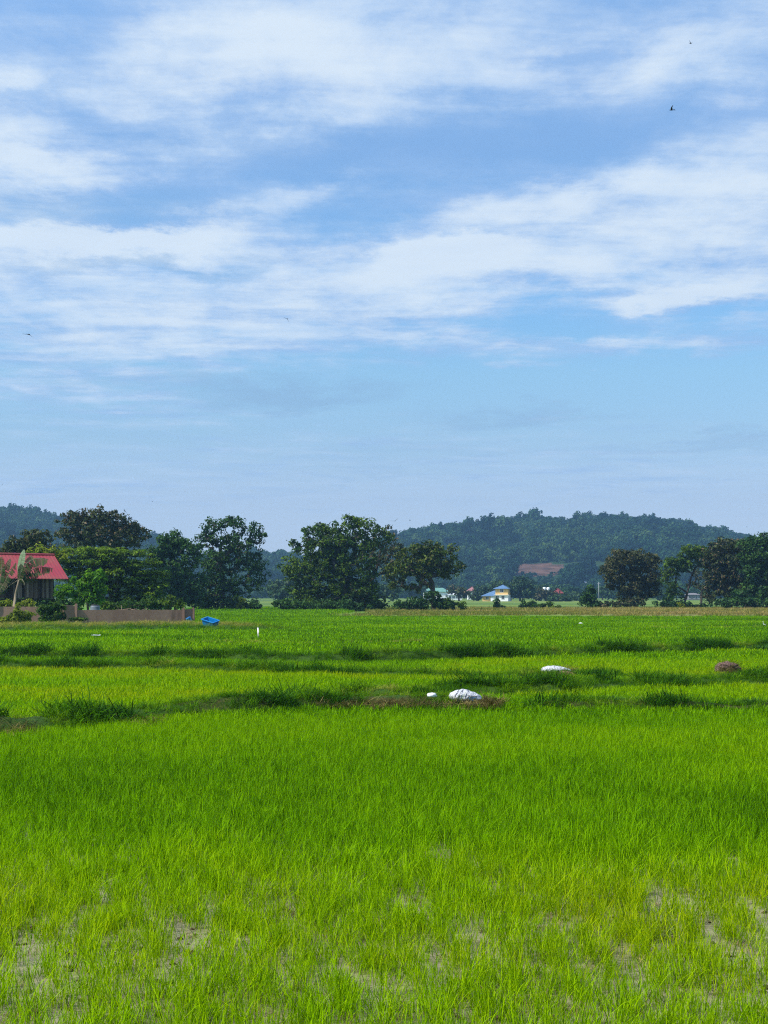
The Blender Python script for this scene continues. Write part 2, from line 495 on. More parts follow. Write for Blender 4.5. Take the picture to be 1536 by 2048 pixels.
def poly_world(pts): return np.array([gp(p[0], p[1], 0.17) for p in pts])


def resample(P, step):
    seg = np.linalg.norm(np.diff(P, axis=0), axis=1); s = np.concatenate(([0], np.cumsum(seg)))
    n = max(4, int(s[-1] / step)); t = np.linspace(0, s[-1], n)
    # smooth a little
    Q = np.stack((np.interp(t, s, P[:, 0]), np.interp(t, s, P[:, 1])), 1)
    k = max(1, int(0.8 / step))
    ker = np.ones(2 * k + 1) / (2 * k + 1)
    Qp = np.pad(Q, ((k, k), (0, 0)), 'edge')
    return np.stack((np.convolve(Qp[:, 0], ker, 'valid'), np.convolve(Qp[:, 1], ker, 'valid')), 1)


def bank_dist(x, y):
    """min over banks of distance / half width"""
    best = np.full(len(x), 9.0)
    for nm, (pts, w, h) in BANKS.items():
        P = resample(poly_world(pts), 0.6)
        pad = w * 2
        m = (x > P[:, 0].min() - pad) & (x < P[:, 0].max() + pad) & (y > P[:, 1].min() - pad) & (y < P[:, 1].max() + pad)
        ids = np.nonzero(m)[0]
        for c in range(0, len(ids), 4000):
            q = ids[c:c + 4000]
            d = np.min((x[q, None] - P[None, :, 0]) ** 2 + (y[q, None] - P[None, :, 1]) ** 2, axis=1) ** 0.5
            best[q] = np.minimum(best[q], d / (w / 2))
    return best


def soil_grass_material():
    t = NT('bank_soil')
    p = t.pos()
    n1 = t.noise(t.scaled(p, (1.2, 1.2, 1.2)), 1.0, 5, 0.6)
    n2 = t.noise(p, 14.0, 5, 0.65)
    soil = t.mix(t.mapr(n2, 0.35, 0.65), (0.030, 0.024, 0.008), (0.090, 0.068, 0.026))
    grass = t.mix(t.mapr(n2, 0.35, 0.65), (0.020, 0.055, 0.006), (0.050, 0.100, 0.008))
    sep = t.n('ShaderNodeSeparateXYZ'); t.l(p, sep.inputs[0])
    bare = t.math('MULTIPLY', t.mapr(n1, 0.44, 0.58), t.mapr(sep.outputs[1], 28.5, 30.0, 0.7, 0.05))
    return t.solid(t.mix(bare, grass, soil), 0.9, 0.1, bump=n2, bstr=0.8, bdist=0.05)


SOILG = soil_grass_material()
bank_pts = []
for bi, (nm, (pts, w, h)) in enumerate(BANKS.items()):
    P = resample(poly_world(pts), 0.14 if pts[0][1] > 1340 else 0.3)
    T = np.gradient(P, axis=0); T /= np.linalg.norm(T, axis=1)[:, None]
    N = np.stack((-T[:, 1], T[:, 0]), 1)
    prof = np.linspace(-1, 1, 11)
    s = np.arange(len(P)) * 0.14
    hh = h * (0.55 + 0.8 * fbm(s * 0.55, np.zeros_like(s) + bi * 9, 4, 3))
    hh *= np.minimum(1, np.minimum(np.arange(len(P)), np.arange(len(P))[::-1]) / 6.0)
    wob = 0.25 * (fbm(s * 0.5, np.zeros_like(s) + 50 + bi * 9, 3, 5) - 0.5) * 2
    V = np.zeros((len(P), 11, 3))
    for k, u in enumerate(prof):
        V[:, k, 0] = P[:, 0] + N[:, 0] * (u * w / 2 + wob); V[:, k, 1] = P[:, 1] + N[:, 1] * (u * w / 2 + wob)
        rough_ = 0.25 * (fbm(V[:, k, 0] * 3.1, V[:, k, 1] * 3.1, 3, 11) - 0.5)
        V[:, k, 2] = hh * ((1 - u * u) ** 0.8 + rough_ * (1 - abs(u))) - 0.04
    idx = np.arange(len(P) * 11).reshape(len(P), 11)
    Fq = np.stack((idx[:-1, :-1], idx[:-1, 1:], idx[1:, 1:], idx[1:, :-1]), -1).reshape(-1, 4)
    me = np_mesh('bank', V.reshape(-1, 3), Fq)
    o = link_mesh('bank', me, SOILG, None, True)
    tag(o, None, None, None, 'structure')
    # grass on it
    L = len(P)
    Ym = P[:, 1].mean()
    dens = {'a': 46, 'b': 44, 'c': 40, 'd': 40, 'e': 36, 'f': 34, 'g': 16, 'h': 14}[nm]
    n = int(np.linalg.norm(np.diff(P, axis=0), axis=1).sum() * w * dens)
    ii = rng.integers(0, L, n); uu = rng.uniform(-1, 1, n)
    x = P[ii, 0] + N[ii, 0] * (uu * w / 2 + wob[ii]) + rng.normal(0, .05, n); y = P[ii, 1] + N[ii, 1] * (uu * w / 2 + wob[ii]) + rng.normal(0, .05, n)
    z = hh[ii] * (1 - uu * uu) ** 0.8 - 0.05
    cl = fbm(x * 1.1 + 31, y * 1.1, 3, 21)          # clumps
    bare = fbm(x * 0.7, y * 0.9 + 77, 3, 23)
    keep = bare > 0.12
    if nm == 'a':
        ax = x / y * F + 768
        keep &= ~((ax > 640) & (ax < 985) & (uu < 0.1) & (bare < 0.44))
        keep &= ~((ax < 90) & (uu < 0.35) & (bare < 0.7))
    sc = (0.6 + 0.75 * sstep(0.42, 0.75, cl)) * rng.uniform(0.75, 1.4, n) * np.clip(Ym / 36, 0.95, 1.25)
    tint = np.clip(0.50 + 0.9 * (fbm(x * 0.8 + 5, y * 0.8, 3, 25) - 0.5) - 0.35 * sstep(0.5, 0.7, cl) + 0.12 * uu + rng.normal(0, 0.07, n), 0, 1)
    sc = np.where(np.isin(nm, ['a']) & (fbm(x * 1.7, y * 1.7 + 9, 2, 27) > .6), sc * 1.35, sc)
    if nm in 'gh': tint = np.clip(tint + 0.42, 0, 1); sc *= 0.8
    if nm == 'd': tint = np.clip(tint + 0.08, 0, 1)
    bank_pts.append(np.stack((x, y, z, sc, tint), 1)[keep])

# low grassy rise in front of the wall
RISE = [(-160, 1262), (0, 1258), (120, 1257), (250, 1256), (380, 1254), (470, 1257)]


def rise_h(x, y):
    P = resample(poly_world(RISE), 0.6)
    d = np.min((np.asarray(x)[:, None] - P[None, :, 0]) ** 2 + (np.asarray(y)[:, None] - P[None, :, 1]) ** 2, axis=1) ** 0.5
    e = np.clip(1 - d / 5.5, 0, 1); e = e * e * (3 - 2 * e)
    return e * 0.42 * (0.55 + 0.9 * fbm(np.asarray(x) * 0.35, np.asarray(y) * 0.35, 3, 41))


P = poly_world(RISE)
xs = np.arange(P[:, 0].min() - 7, P[:, 0].max() + 7, 0.35); ys = np.arange(P[:, 1].min() - 7, P[:, 1].max() + 7, 0.35)
X, Y_ = np.meshgrid(xs, ys); Z = rise_h(X.ravel(), Y_.ravel()).reshape(X.shape) - 0.03
ids = np.arange(X.size).reshape(X.shape)
Fq = np.stack((ids[:-1, :-1], ids[:-1, 1:], ids[1:, 1:], ids[1:, :-1]), -1).reshape(-1, 4)
keepf = (Z.ravel()[Fq] > -0.029).any(1)
o = link_mesh('bank', np_mesh('bank', np.stack((X, Y_, Z), -1).reshape(-1, 3), Fq[keepf]), SOILG, None, True)
tag(o, None, None, None, 'structure')
n = 4200
ii = rng.uniform(P[:, 0].min() - 5, P[:, 0].max() + 5, n); jj = rng.uniform(P[:, 1].min() - 5, P[:, 1].max() + 5, n)
z = rise_h(ii, jj); keep = z > 0.06
tn = np.clip(0.42 + 1.0 * (fbm(ii * 0.35, jj * 0.9, 3, 43) - 0.5) + 0.55 * sstep(.2, .42, z) + rng.normal(0, .06, n), 0, .98)
bank_pts.append(np.stack((ii, jj, z - 0.03, rng.uniform(0.7, 1.5, n), tn), 1)[keep])

B = np.concatenate(bank_pts)
nB = len(B)
scatter('bank_grass', B[:, :3], np.stack((rng.normal(0, .12, nB), rng.normal(0, .12, nB), rng.uniform(0, 6.28, nB)), 1),
        np.repeat(B[:, 3:4], 3, 1), rng.integers(0, 8, nB), B[:, 4], bank_src, 'darker wild grass growing along the raised banks between the paddies', 'grass')

straw_src = source('straw_tuft', [tuft_mesh('straw_tuft', 30, .03, .13, .008, .16, 1.8, 1.2, grass_material('dead_straw', [(0.0, (0.030, 0.030, 0.006)), (0.5, (0.115, 0.092, 0.026)), (1.0, (0.34, 0.27, 0.10))], 0.15, 1.1, .45, 1.6), 600 + i) for i in range(6)])
ST = []
for (p0, p1, py0, py1, cnt, hz_) in ((640, 990, 1399, 1410, 190, .20), (-20, 60, 1450, 1464, 50, .17), (1090, 1320, 1404, 1412, 60, .14), (1440, 1536, 1353, 1361, 60, .16), (130, 320, 1438, 1450, 60, .12), (958, 1004, 1398, 1411, 60, .17), (1115, 1145, 1338, 1350, 60, .2), (1440, 1476, 1328, 1342, 50, .26)):
    for _ in range(cnt):
        q = gp(rng.uniform(p0, p1), rng.uniform(py0, py1), hz_)
        ST.append((q[0], q[1], hz_ - rng.uniform(0, .10)))
ST = np.array(ST); nS = len(ST)
scatter('dead_straw', ST, np.stack((rng.normal(0, .3, nS), rng.normal(0, .3, nS), rng.uniform(0, 6.28, nS)), 1), np.repeat(rng.uniform(.6, 1.15, nS)[:, None], 3, 1), rng.integers(0, 6, nS),
        np.clip(rng.normal(.42, .2, nS), 0, 1), straw_src, 'brown dead straw lying along the edges of the near banks', 'straw')

# ------------------------------------------------------------------ rice
def ss_near(x, y):
    """0 dense .. 1 sparse muddy part near the camera"""
    edge = 10.9 + 1.5 * (fbm(x * 0.35 + 3, y * 0.2, 3, 61) - 0.5) * 2 + 0.9 * np.exp(-((x - 0.2) / 1.2) ** 2)
    return sstep(edge + 1.6, edge - 1.6, y)


def rice_layer(y0, y1, dens, src, nv, sc0, label, margin=1.4):
    out = []
    A = 0
    n = int(dens * (0.29 * (y1 * y1 - y0 * y0) + 2 * margin * (y1 - y0)))
    y = np.sqrt(rng.uniform(y0 * y0, y1 * y1, n))
    x = rng.uniform(-1, 1, n) * (0.29 * y + margin)
    keep = bank_dist(x, y) > 0.82 + 0.25 * (fbm(x * 2, y * 2, 2, 70) - .5)
    s = ss_near(x, y)
    gap = fbm(x * 12.0 + 9, y * 1.7, 3, 63)
    gap2 = fbm(x * 0.9 + 40, y * 0.7, 3, 64)
    thin = s * sstep(0.578, 0.65, 0.78 * gap + 0.22 * gap2)
    keep &= rng.uniform(0, 1, n) > 0.04 * s + 0.93 * thin
    rise = np.zeros(n)
    m = (y > 85) & (y < 118)
    if m.any(): rise[m] = rise_h(x[m], y[m])
    keep &= rise < 0.07
    keep &= ~((y > 100) & (x < -0.135 * y))
    keep &= ~((y > 136) & (x > -6 + 8 * (fbm(x * .05, y * .1, 2, 3) - .5)))
    ax = x / y * F + 768
    tint = 0.42 + 0.80 * (fbm(x * 0.22, y * 0.30 + 4, 4, 65) - 0.5) + 0.25 * (fbm(x * 1.3, y * 0.6, 3, 66) - 0.5) + rng.normal(0, .05, n)
    # paddies of different age
    py = HOR + H * F / y
    left_mid = sstep(1352, 1344, -py + 2 * 1348 - 0) * 0   # (kept neutral)
    mid = ((py > 1338) & (py < 1440) & (ax < 930) & (y > 24.5) & (bank_side_a(x, y)))
    tint = tint + 0.20 * mid
    rm = (py > 1300) & (py < 1405) & (ax > 900) & (y > 28)
    tint = tint + 0.10 * rm
    far = sstep(48, 70, y)
    tint = tint - 0.04 * far + far * 0.30 * (fbm(x * 0.05, y * 0.30, 3, 67) - 0.5)
    tint = tint * (1 - .4 * s) + s * (0.42 + 0.16 * (fbm(x * 0.8, y * 0.6, 3, 68) - 0.4))
    sc = sc0 * rng.uniform(0.78, 1.2, n) * (1 - 0.16 * s) * (0.85 + 0.3 * fbm(x * .6, y * .4, 3, 69))
    k = keep
    nn = int(k.sum())
    lean = rng.normal(0, .10, (nn, 2)) + np.array((0.0, 0.10))
    scatter('rice', np.stack((x, y, np.zeros(n)), 1)[k], np.stack((lean[:, 0], lean[:, 1], rng.uniform(0, 6.28, nn)), 1),
            np.repeat(sc[k][:, None], 3, 1), rng.integers(0, nv, nn), np.clip(tint[k], 0, 1), src, label, 'rice')


BA = resample(poly_world(BANKS['a'][0]), 0.3)


def bank_side_a(x, y):
    """beyond the first bank"""
    return y > np.interp(x, BA[:, 0], BA[:, 1])


rice_layer(4.6, 24, 140, rice_near, 8, 1.0, 'young bright green rice with muddy gaps filling the nearest part of the paddy')
# short seedlings and dead leaves between the tufts of the thin muddy part
sprout = source('rice_seedling', [tuft_mesh('rice_seedling', 7, .05, .14, .0045, .07, .3, .4, RICE, 800 + i) for i in range(6)])
def near_points(n, y0, y1):
    y = np.sqrt(rng.uniform(y0 * y0, y1 * y1, n)); x = rng.uniform(-1, 1, n) * (0.29 * y + 1.4)
    k = rng.uniform(0, 1, n) < ss_near(x, y)
    return x[k], y[k]
x, y = near_points(6500, 4.6, 14); n = len(x)
scatter('rice_seedlings', np.stack((x, y, np.zeros(n)), 1), np.stack((rng.normal(0, .2, n), rng.normal(0, .2, n), rng.uniform(0, 6.28, n)), 1), np.repeat(rng.uniform(.6, 1.25, n)[:, None], 3, 1), rng.integers(0, 6, n),
        np.clip(rng.normal(.66, .14, n), 0, 1), sprout, 'short yellow-green rice seedlings dotted over the thin muddy foreground', 'rice')
x, y = near_points(1900, 4.6, 14); n = len(x)
scatter('dead_leaves', np.stack((x, y, np.zeros(n) + .01), 1), np.stack((rng.normal(0, .2, n), rng.normal(0, .2, n), rng.uniform(0, 6.28, n)), 1), np.repeat(rng.uniform(.2, .42, n)[:, None], 3, 1), rng.integers(0, 6, n),
        np.clip(rng.normal(.5, .25, n), 0, 1), straw_src, 'dead brown leaves lying on the mud of the foreground paddy', 'straw')
def clod_mesh(name, seed):
    bm = bmesh.new(); bmesh.ops.create_icosphere(bm, subdivisions=2, radius=1.0)
    rg = np.random.default_rng(seed)
    for v in bm.verts: v.co *= rg.uniform(.65, 1.2); v.co.z *= .6
    me = bpy.data.meshes.new(name); bm.to_mesh(me); bm.free(); me.materials.append(CLODM); return me
CLODM = worn('mud_clod', (0.03, 0.021, 0.012), (0.10, 0.075, 0.042), 30, .9, .1)
clods = source('mud_clod', [clod_mesh('mud_clod', 40 + i) for i in range(5)])
x, y = near_points(2600, 4.6, 14); k = fbm(x * 1.6, y * 1.2, 3, 131) > .52; x, y = x[k], y[k]; n = len(x); q = rng.uniform(.006, .026, n)
scatter('mud_clods', np.stack((x, y, np.zeros(n) + .006), 1), np.stack((np.zeros(n), np.zeros(n), rng.uniform(0, 6.28, n)), 1), np.repeat(q[:, None], 3, 1), rng.integers(0, 5, n), np.zeros(n), clods, 'small dark clods of mud between the foreground rice', 'mud')
rice_layer(24, 46, 42, rice_mid, 8, 1.0, 'dense young rice filling the paddies in the middle distance', 2.0)
rice_layer(46, 140, 9.0, rice_far, 6, 1.0, 'dense rice in the far paddies in front of the tree line', 3.0)
rice_layer(140, 230, 1.6, rice_far, 6, 1.6, 'farthest strip of green rice before the tree line', 4.0)

# dry grass strip in front of the trees
n = 9000
y = np.sqrt(rng.uniform(138 ** 2, 232 ** 2, n)); x = rng.uniform(-8, 0.34 * 232, n)
edge = -2 + 14 * (fbm(y * .06, y * 0 + 3, 3, 81) - .5)
f = fbm(x * .08, y * .25, 3, 82)
k = (x < 0.31 * y + 4) & (x > edge) & (f + sstep(150, 175, y) * .5 - sstep(215, 232, y) * .4 > 0.5)
x, y = x[k], y[k]; n = len(x)
scatter('dry_grass', np.stack((x, y, np.zeros(n)), 1), np.stack((rng.normal(0, .1, n), rng.normal(0, .1, n), rng.uniform(0, 6.28, n)), 1),
        np.repeat(rng.uniform(.6, 1.15, n)[:, None], 3, 1), rng.integers(0, 6, n), np.clip(0.22 + 0.36 * sstep(-5, 35, x) + 1.3 * (fbm(x * .06, y * .2, 3, 83) - .5) + rng.normal(0, .08, n), 0, 1), dry_src,
        'tan dry grass strip in front of the tree line on the right', 'grass')

# ------------------------------------------------------------------ ground sheet
def ground_material():
    t = NT('ground')
    p = t.pos()
    sep = t.n('ShaderNodeSeparateXYZ'); t.l(p, sep.inputs[0])
    gx, gy = sep.outputs[0], sep.outputs[1]
    fine = t.noise(p, 9.0, 6, 0.65)
    peb = t.noise(p, 40.0, 4, 0.6)
    broad = t.noise(t.scaled(p, (0.6, 0.3, 1)), 1.0, 4, 0.55)
    mud = t.mix(t.mapr(fine, 0.34, 0.66), (0.115, 0.098, 0.045), (0.29, 0.265, 0.150))
    mud = t.mix(t.mapr(peb, 0.62, 0.72), mud, (0.05, 0.035, 0.018))
    mud = t.mix(t.mapr(broad, 0.45, 0.65, 0, 0.45), mud, (0.29, 0.275, 0.165))
    # turf of the far fields: streaks along X
    st = t.noise(t.scaled(p, (0.02, 0.16, 1)), 1.0, 6, 0.6)
    st2 = t.noise(t.scaled(p, (0.35, 0.9, 1)), 1.0, 4, 0.6)
    far = t.ramp(t.math('ADD', t.math('MULTIPLY', st, 0.6), t.math('MULTIPLY', st2, 0.4)), [(0.32, (0.030, 0.100, 0.002)), (0.48, (0.070, 0.180, 0.002)), (0.66, (0.120, 0.230, 0.004))])
    under = t.mix(t.mapr(st2, 0.3, 0.7), (0.020, 0.050, 0.005), (0.045, 0.095, 0.006))
    st3 = t.noise(t.scaled(p, (0.006, 0.016, 1)), 1.0, 6, 0.65)
    far2 = t.ramp(st3, [(0.34, (0.026, 0.062, 0.008)), (0.45, (0.075, 0.145, 0.010)), (0.56, (0.125, 0.185, 0.016)), (0.68, (0.19, 0.20, 0.040))])
    dry = t.mix(t.mapr(st2, 0.3, 0.7), (0.10, 0.125, 0.018), (0.23, 0.19, 0.05))
    wob = t.math('MULTIPLY', t.math('SUBTRACT', t.noise(t.scaled(p, (0.05, 0.02, 1)), 1.0, 4), 0.5), 40.0)
    gyw = t.math('ADD', gy, wob)
    col = t.mix(t.mapr(gy, 12.0, 17.0), mud, under)
    col = t.mix(t.mapr(gy, 46.0, 75.0), col, far)
    col = t.mix(t.mapr(gyw, 235.0, 260.0), col, far2)
    dm = t.math('MULTIPLY', t.math('MULTIPLY', t.mapr(gyw, 142.0, 156.0), t.mapr(gyw, 236.0, 222.0)), t.mapr(t.math('ADD', gx, wob), -12.0, 38.0))
    col = t.mix(dm, col, dry)
    rough = t.mix(t.mapr(gy, 12.0, 17.0), t.mapr(broad, 0.42, 0.58, 0.16, 0.60), (0.95, 0.95, 0.95))
    return t.solid(col, rough, 0.32, bump=t.math('ADD', fine, t.math('MULTIPLY', peb, 0.4)), bstr=0.6, bdist=0.03)


def axis(vals):
    a = np.array(sorted(set(vals))); return a


ax_ = np.concatenate((np.arange(-4000, -400, 400), np.arange(-400, -40, 30), np.arange(-40, 40, 1.0), np.arange(40, 400, 30), np.arange(400, 4001, 400)))
ay_ = np.concatenate((np.arange(-60, 3, 6), np.arange(3, 40, 0.5), np.arange(40, 300, 10), np.arange(300, 1000, 100), np.arange(1000, 7001, 500)))
X, Y_ = np.meshgrid(ax_, ay_)
Z = 0.03 * (fbm(X * 0.8, Y_ * 0.8, 3, 90) - 0.5) * (np.abs(X) < 40) * (Y_ < 40)
ids = np.arange(X.size).reshape(X.shape)
Fq = np.stack((ids[:-1, :-1], ids[:-1, 1:], ids[1:, 1:], ids[1:, :-1]), -1).reshape(-1, 4)
gnd = link_mesh('ground', np_mesh('ground', np.stack((X, Y_, Z), -1).reshape(-1, 3), Fq), ground_material(), None, True)
tag(gnd, None, None, None, 'structure')

# ------------------------------------------------------------------ hills
RIDGE = np.array([(-1400, 1120), (-800, 1060), (-400, 1000), (-120, 985), (0, 1003), (45, 1006), (100, 1017), (135, 1025), (200, 1034), (262, 1043), (300, 1056), (330, 1072), (380, 1096), (440, 1106),
                  (500, 1108), (535, 1104), (560, 1106), (600, 1112), (660, 1104), (720, 1090), (780, 1072), (830, 1056), (880, 1047), (960, 1039), (1030, 1038), (1100, 1034), (1200, 1028), (1250, 1026),
                  (1300, 1031), (1350, 1038), (1400, 1048), (1450, 1057), (1480, 1064), (1540, 1085), (1620, 1110), (1800, 1135), (2200, 1120), (3000, 1110)], float)
YB, YR = 930.0, 1560.0


def hill_z(u, Y):
    """u = column in photo pixels at that distance"""
    r = np.interp(u, RIDGE[:, 0], RIDGE[:, 1])
    top = (HOR - r) / F * YR + H - 12.5 - 7.0 * (u < 420)
    t = np.clip((Y - YB) / (YR - YB), 0, 1.4)
    rise = np.where(t < 1, np.sin(np.clip(t, 0, 1) * math.pi / 2) ** 1.15, np.cos((np.clip(t, 1, 1.4) - 1) * math.pi / 0.8))
    X = (u - 768) / F * Y
    rel = 1 + 0.42 * (fbm(X / 130 + 4, Y / 170, 4, 95) - 0.5) * np.sin(np.clip(t, 0, 1) * math.pi)
    return np.maximum(top, 2) * rise * rel - 1.5


us = np.arange(-1400, 3001, 12.0); Ys = np.arange(900, 1800, 15.0)
U, YY = np.meshgrid(us, Ys)
Z = hill_z(U.ravel(), YY.ravel()).reshape(U.shape)
X = (U - 768) / F * YY


def scar(u, py):
    """bare red cut on the hillside"""
    e1 = ((u - 1078) / 64) ** 2 + ((py - 1138) / 12) ** 2
    e2 = ((u - 1052) / 26) ** 2 + ((py - 1146) / 7) ** 2
    e3 = ((u - 905) / 16) ** 2 + ((py - 1094) / 4) ** 2
    return np.minimum(np.minimum(e1, e2), e3) * (0.55 + 0.95 * fbm(np.asarray(u) / 9.0, np.asarray(py) / 5.0, 3, 141))


PY = HOR - (Z - H) / YY * F
ids = np.arange(X.size).reshape(X.shape)
Fq = np.stack((ids[:-1, :-1], ids[:-1, 1:], ids[1:, 1:], ids[1:, :-1]), -1).reshape(-1, 4)
hm = NT('hill_soil')
sc_ = hm.n('ShaderNodeAttribute', attribute_type='GEOMETRY', attribute_name='bare').outputs['Fac']
hp = hm.pos(); hn = hm.noise(hp, 0.08, 5, 0.6)
hcol = hm.mix(hm.mapr(hn, 0.35, 0.65), (0.014, 0.034, 0.014), (0.030, 0.056, 0.018))
hred = hm.mix(hm.mapr(hn, 0.38, 0.62), (0.06, 0.036, 0.026), (0.14, 0.078, 0.054))
HILL_M = hm.solid(hm.mix(hm.mapr(hm.math('ADD', sc_, hm.math('MULTIPLY', hn, 0.3)), 0.45, 0.7), hcol, hred), 0.95, 0.05)
me = np_mesh('hills', np.stack((X, YY, Z), -1).reshape(-1, 3), Fq, {'bare': ('POINT', sstep(1.25, 0.75, scar(U, PY)).ravel())})
tag(link_mesh('hills', me, HILL_M, None, True), None, None, None, 'structure')


# ------------------------------------------------------------------ trees
def leaf_cloud(centres, radii, per, size, rg, flat=0.75, up=0.35, aspect=0.45, shell=0.0):
    """centres (n,3), radii (n,) -> leaf quads"""
    n = len(centres)
    N = n * per
    d = rg.normal(0, 1, (N, 3)); d /= np.linalg.norm(d, axis=1)[:, None]
    rr = rg.uniform(shell, 1, N) ** (1 / 2.2)
    off = d * rr[:, None] * np.repeat(radii, per)[:, None]
    off[:, 2] *= flat
    c = np.repeat(centres, per, 0) + off
    sz = size * rg.uniform(0.6, 1.35, N)
    nrm = rg.normal(0, 0.6, (N, 3)); nrm[:, 2] += up
    nrm += d * 0.9
    nrm /= np.linalg.norm(nrm, axis=1)[:, None]
    a = np.cross(nrm, rg.normal(0, 1, (N, 3))); a /= np.linalg.norm(a, axis=1)[:, None] + 1e-9
    b = np.cross(nrm, a)
    s = sz[:, None]
    V = np.stack((c - a * s * 0.5, c + b * s * aspect * 0.5 + nrm * s * 0.06, c + a * s * 0.5 - np.array((0, 0, 1)) * s * 0.12, c - b * s * aspect * 0.5 + nrm * s * 0.06), 1).reshape(-1, 3)
    Fq = np.arange(N * 4).reshape(N, 4)
    br = np.repeat(rg.uniform(0, 1, N), 4)
    return V, Fq, br


def skeleton(trunk, tips, rg, tip_r, wob=0.12, nside=5, maxr=0.3):
    """trunk: polyline (k,3); tips (n,3) -> branch tubes (verts, quads); pipe-model radii"""
    P = [np.array(p, float) for p in trunk]; par = [-1] + list(range(len(P) - 1))
    base = P[-1]
    order = np.argsort(np.linalg.norm(tips - P[max(0, len(P) // 2)], axis=1))
    first_ok = max(1, len(P) // 3)
    ends = []
    for i in order:
        t = tips[i]
        A = np.array(P[first_ok:])
        dv = t - A; dist = np.linalg.norm(dv, axis=1)
        pen = dist * (1 + 0.9 * np.clip(-dv[:, 2] / (dist + 1e-6), 0, 1))
        j = int(np.argmin(pen)) + first_ok
        p0 = P[j]; L = np.linalg.norm(t - p0)
        k = max(1, min(6, int(L / 0.9)))
        last = j
        for q in range(1, k + 1):
            f = q / k
            pt = p0 + (t - p0) * f + rg.normal(0, 1, 3) * wob * L * 0.5 * math.sin(f * math.pi) + np.array((0, 0, 0.10 * L * math.sin(f * math.pi)))
            P.append(pt); par.append(last); last = len(P) - 1
        ends.append(last)
    n = len(P); w = np.zeros(n)
    for e in ends:
        w[e] += 1
    for i in range(n - 1, 0, -1): w[par[i]] += w[i]
    r = np.clip(tip_r * np.sqrt(np.maximum(w, 1)), tip_r, maxr)
    V = []; Fq = []
    P = np.array(P)
    for i in range(1, n):
        a, b = P[par[i]], P[i]
        d = b - a; L = np.linalg.norm(d)
        if L < 1e-4: continue
        d /= L
        u = np.cross(d, (0.31, 0.17, 0.93)); u /= np.linalg.norm(u) + 1e-9; v = np.cross(d, u)
        r0, r1 = min(r[par[i]], r[i] * 1.5), r[i]
        n0 = len(V)
        for (pp, rr) in ((a - d * r0 * 0.3, r0), (b, r1)):
            for k in range(nside):
                an = 2 * math.pi * k / nside
                V.append(pp + (u * math.cos(an) + v * math.sin(an)) * rr)
        for k in range(nside): Fq.append((n0 + k, n0 + (k + 1) % nside, n0 + nside + (k + 1) % nside, n0 + nside + k))
    return np.array(V), np.array(Fq)


LOBE_N, LOBE_R = 0.78, 0.88


def lobe_points(lobes, rg):
    pts = []; rad = []; ix = []
    for li, (cx, cy, cz, rx, ry, rz, n, cr) in enumerate(lobes):
        n = max(4, int(n * LOBE_N)); cr = cr * LOBE_R
        d = rg.normal(0, 1, (n, 3)); d /= np.linalg.norm(d, axis=1)[:, None]
        rr = rg.uniform(0.12, 1, n) ** (1 / 2.0) * np.where(rg.uniform(0, 1, n) < .2, 1.22, 1.0)
        pts.append(np.array((cx, cy, cz)) + d * rr[:, None] * np.array((rx, ry, rz)))
        rad.append(cr * rg.uniform(0.6, 1.35, n)); ix += [li] * n
    return np.concatenate(pts), np.concatenate(rad), np.array(ix)


def tree(name, label, Y, trunk_px, lobes_px, mat, per=26, size=0.42, cr=0.75, group=None, cat='tree', tip_r=0.025, maxr=0.28, bark=None, flat=0.75, up=0.35, depth=0.8, seed=1, aspect=0.5, base_z=0.0, thin=1.0):
    """trunk_px: [(col,row)...] from the base up; lobes_px: (col,row,half width,half height,number of leaf clumps[,depth offset m])"""
    rg = np.random.default_rng(seed)
    s = Y / F
    bx = wx(trunk_px[0][0], Y)
    root = empty(name, (bx, Y, base_z), label, cat, group)
    tr = [np.array((0, 0, -0.15))] + [np.array((wx(c, Y) - bx, rg.normal(0, 0.15), max(0.1, wz(r_, Y) - base_z))) for c, r_ in trunk_px[1:]]
    full = [tr[0]]
    for a, b in zip(tr[:-1], tr[1:]):
        k = max(1, int(np.linalg.norm(b - a) / 0.8))
        for q in range(1, k + 1): full.append(a + (b - a) * q / k + rg.normal(0, 0.04, 3) * (q < k))
    lob = []
    for L in lobes_px:
        c, r_, hw, hh, nn = L[:5]; dy = L[5] if len(L) > 5 else 0.0
        lob.append((wx(c, Y) - bx, dy, wz(r_, Y) - base_z, hw * s, max(hw, hh) * s * depth, hh * s, nn * thin, cr))
    pts, rad, ix = lobe_points(lob, rg)
    pts[:, 2] = np.maximum(pts[:, 2], 0.25)
    V, Fq = skeleton(full, pts, rg, tip_r, maxr=maxr)
    link_mesh('trunk', np_mesh('trunk', V, Fq), bark or BARK, root, True)
    V, Fq, br = leaf_cloud(pts, rad, per, size, rg, flat, up, aspect)
    cl = np.repeat(np.clip(rg.uniform(0, 1, len(lob))[ix] * 0.5 + rg.uniform(-.15, 0.65, len(ix)), 0, 1), per * 4)
    V[:, 2] = np.maximum(V[:, 2], 0.02)
    link_mesh('crown', np_mesh('crown', V, Fq, {'br': ('POINT', br), 'cl': ('POINT', cl)}), mat, root)
    return root


def bush(name, label, Y, px, base, lobes_px, mat, seed, per=30, size=0.3, cr=0.4, group=None, cat='bush', **kw):
    return tree(name, label, Y, [(px, base), (px + 1, base - (base - min(l[1] for l in lobes_px)) * 0.5)], lobes_px, mat, per, size, cr, group, cat, tip_r=0.012, maxr=0.06, seed=seed, **kw)


TG = 'trees along the far edge of the paddies'
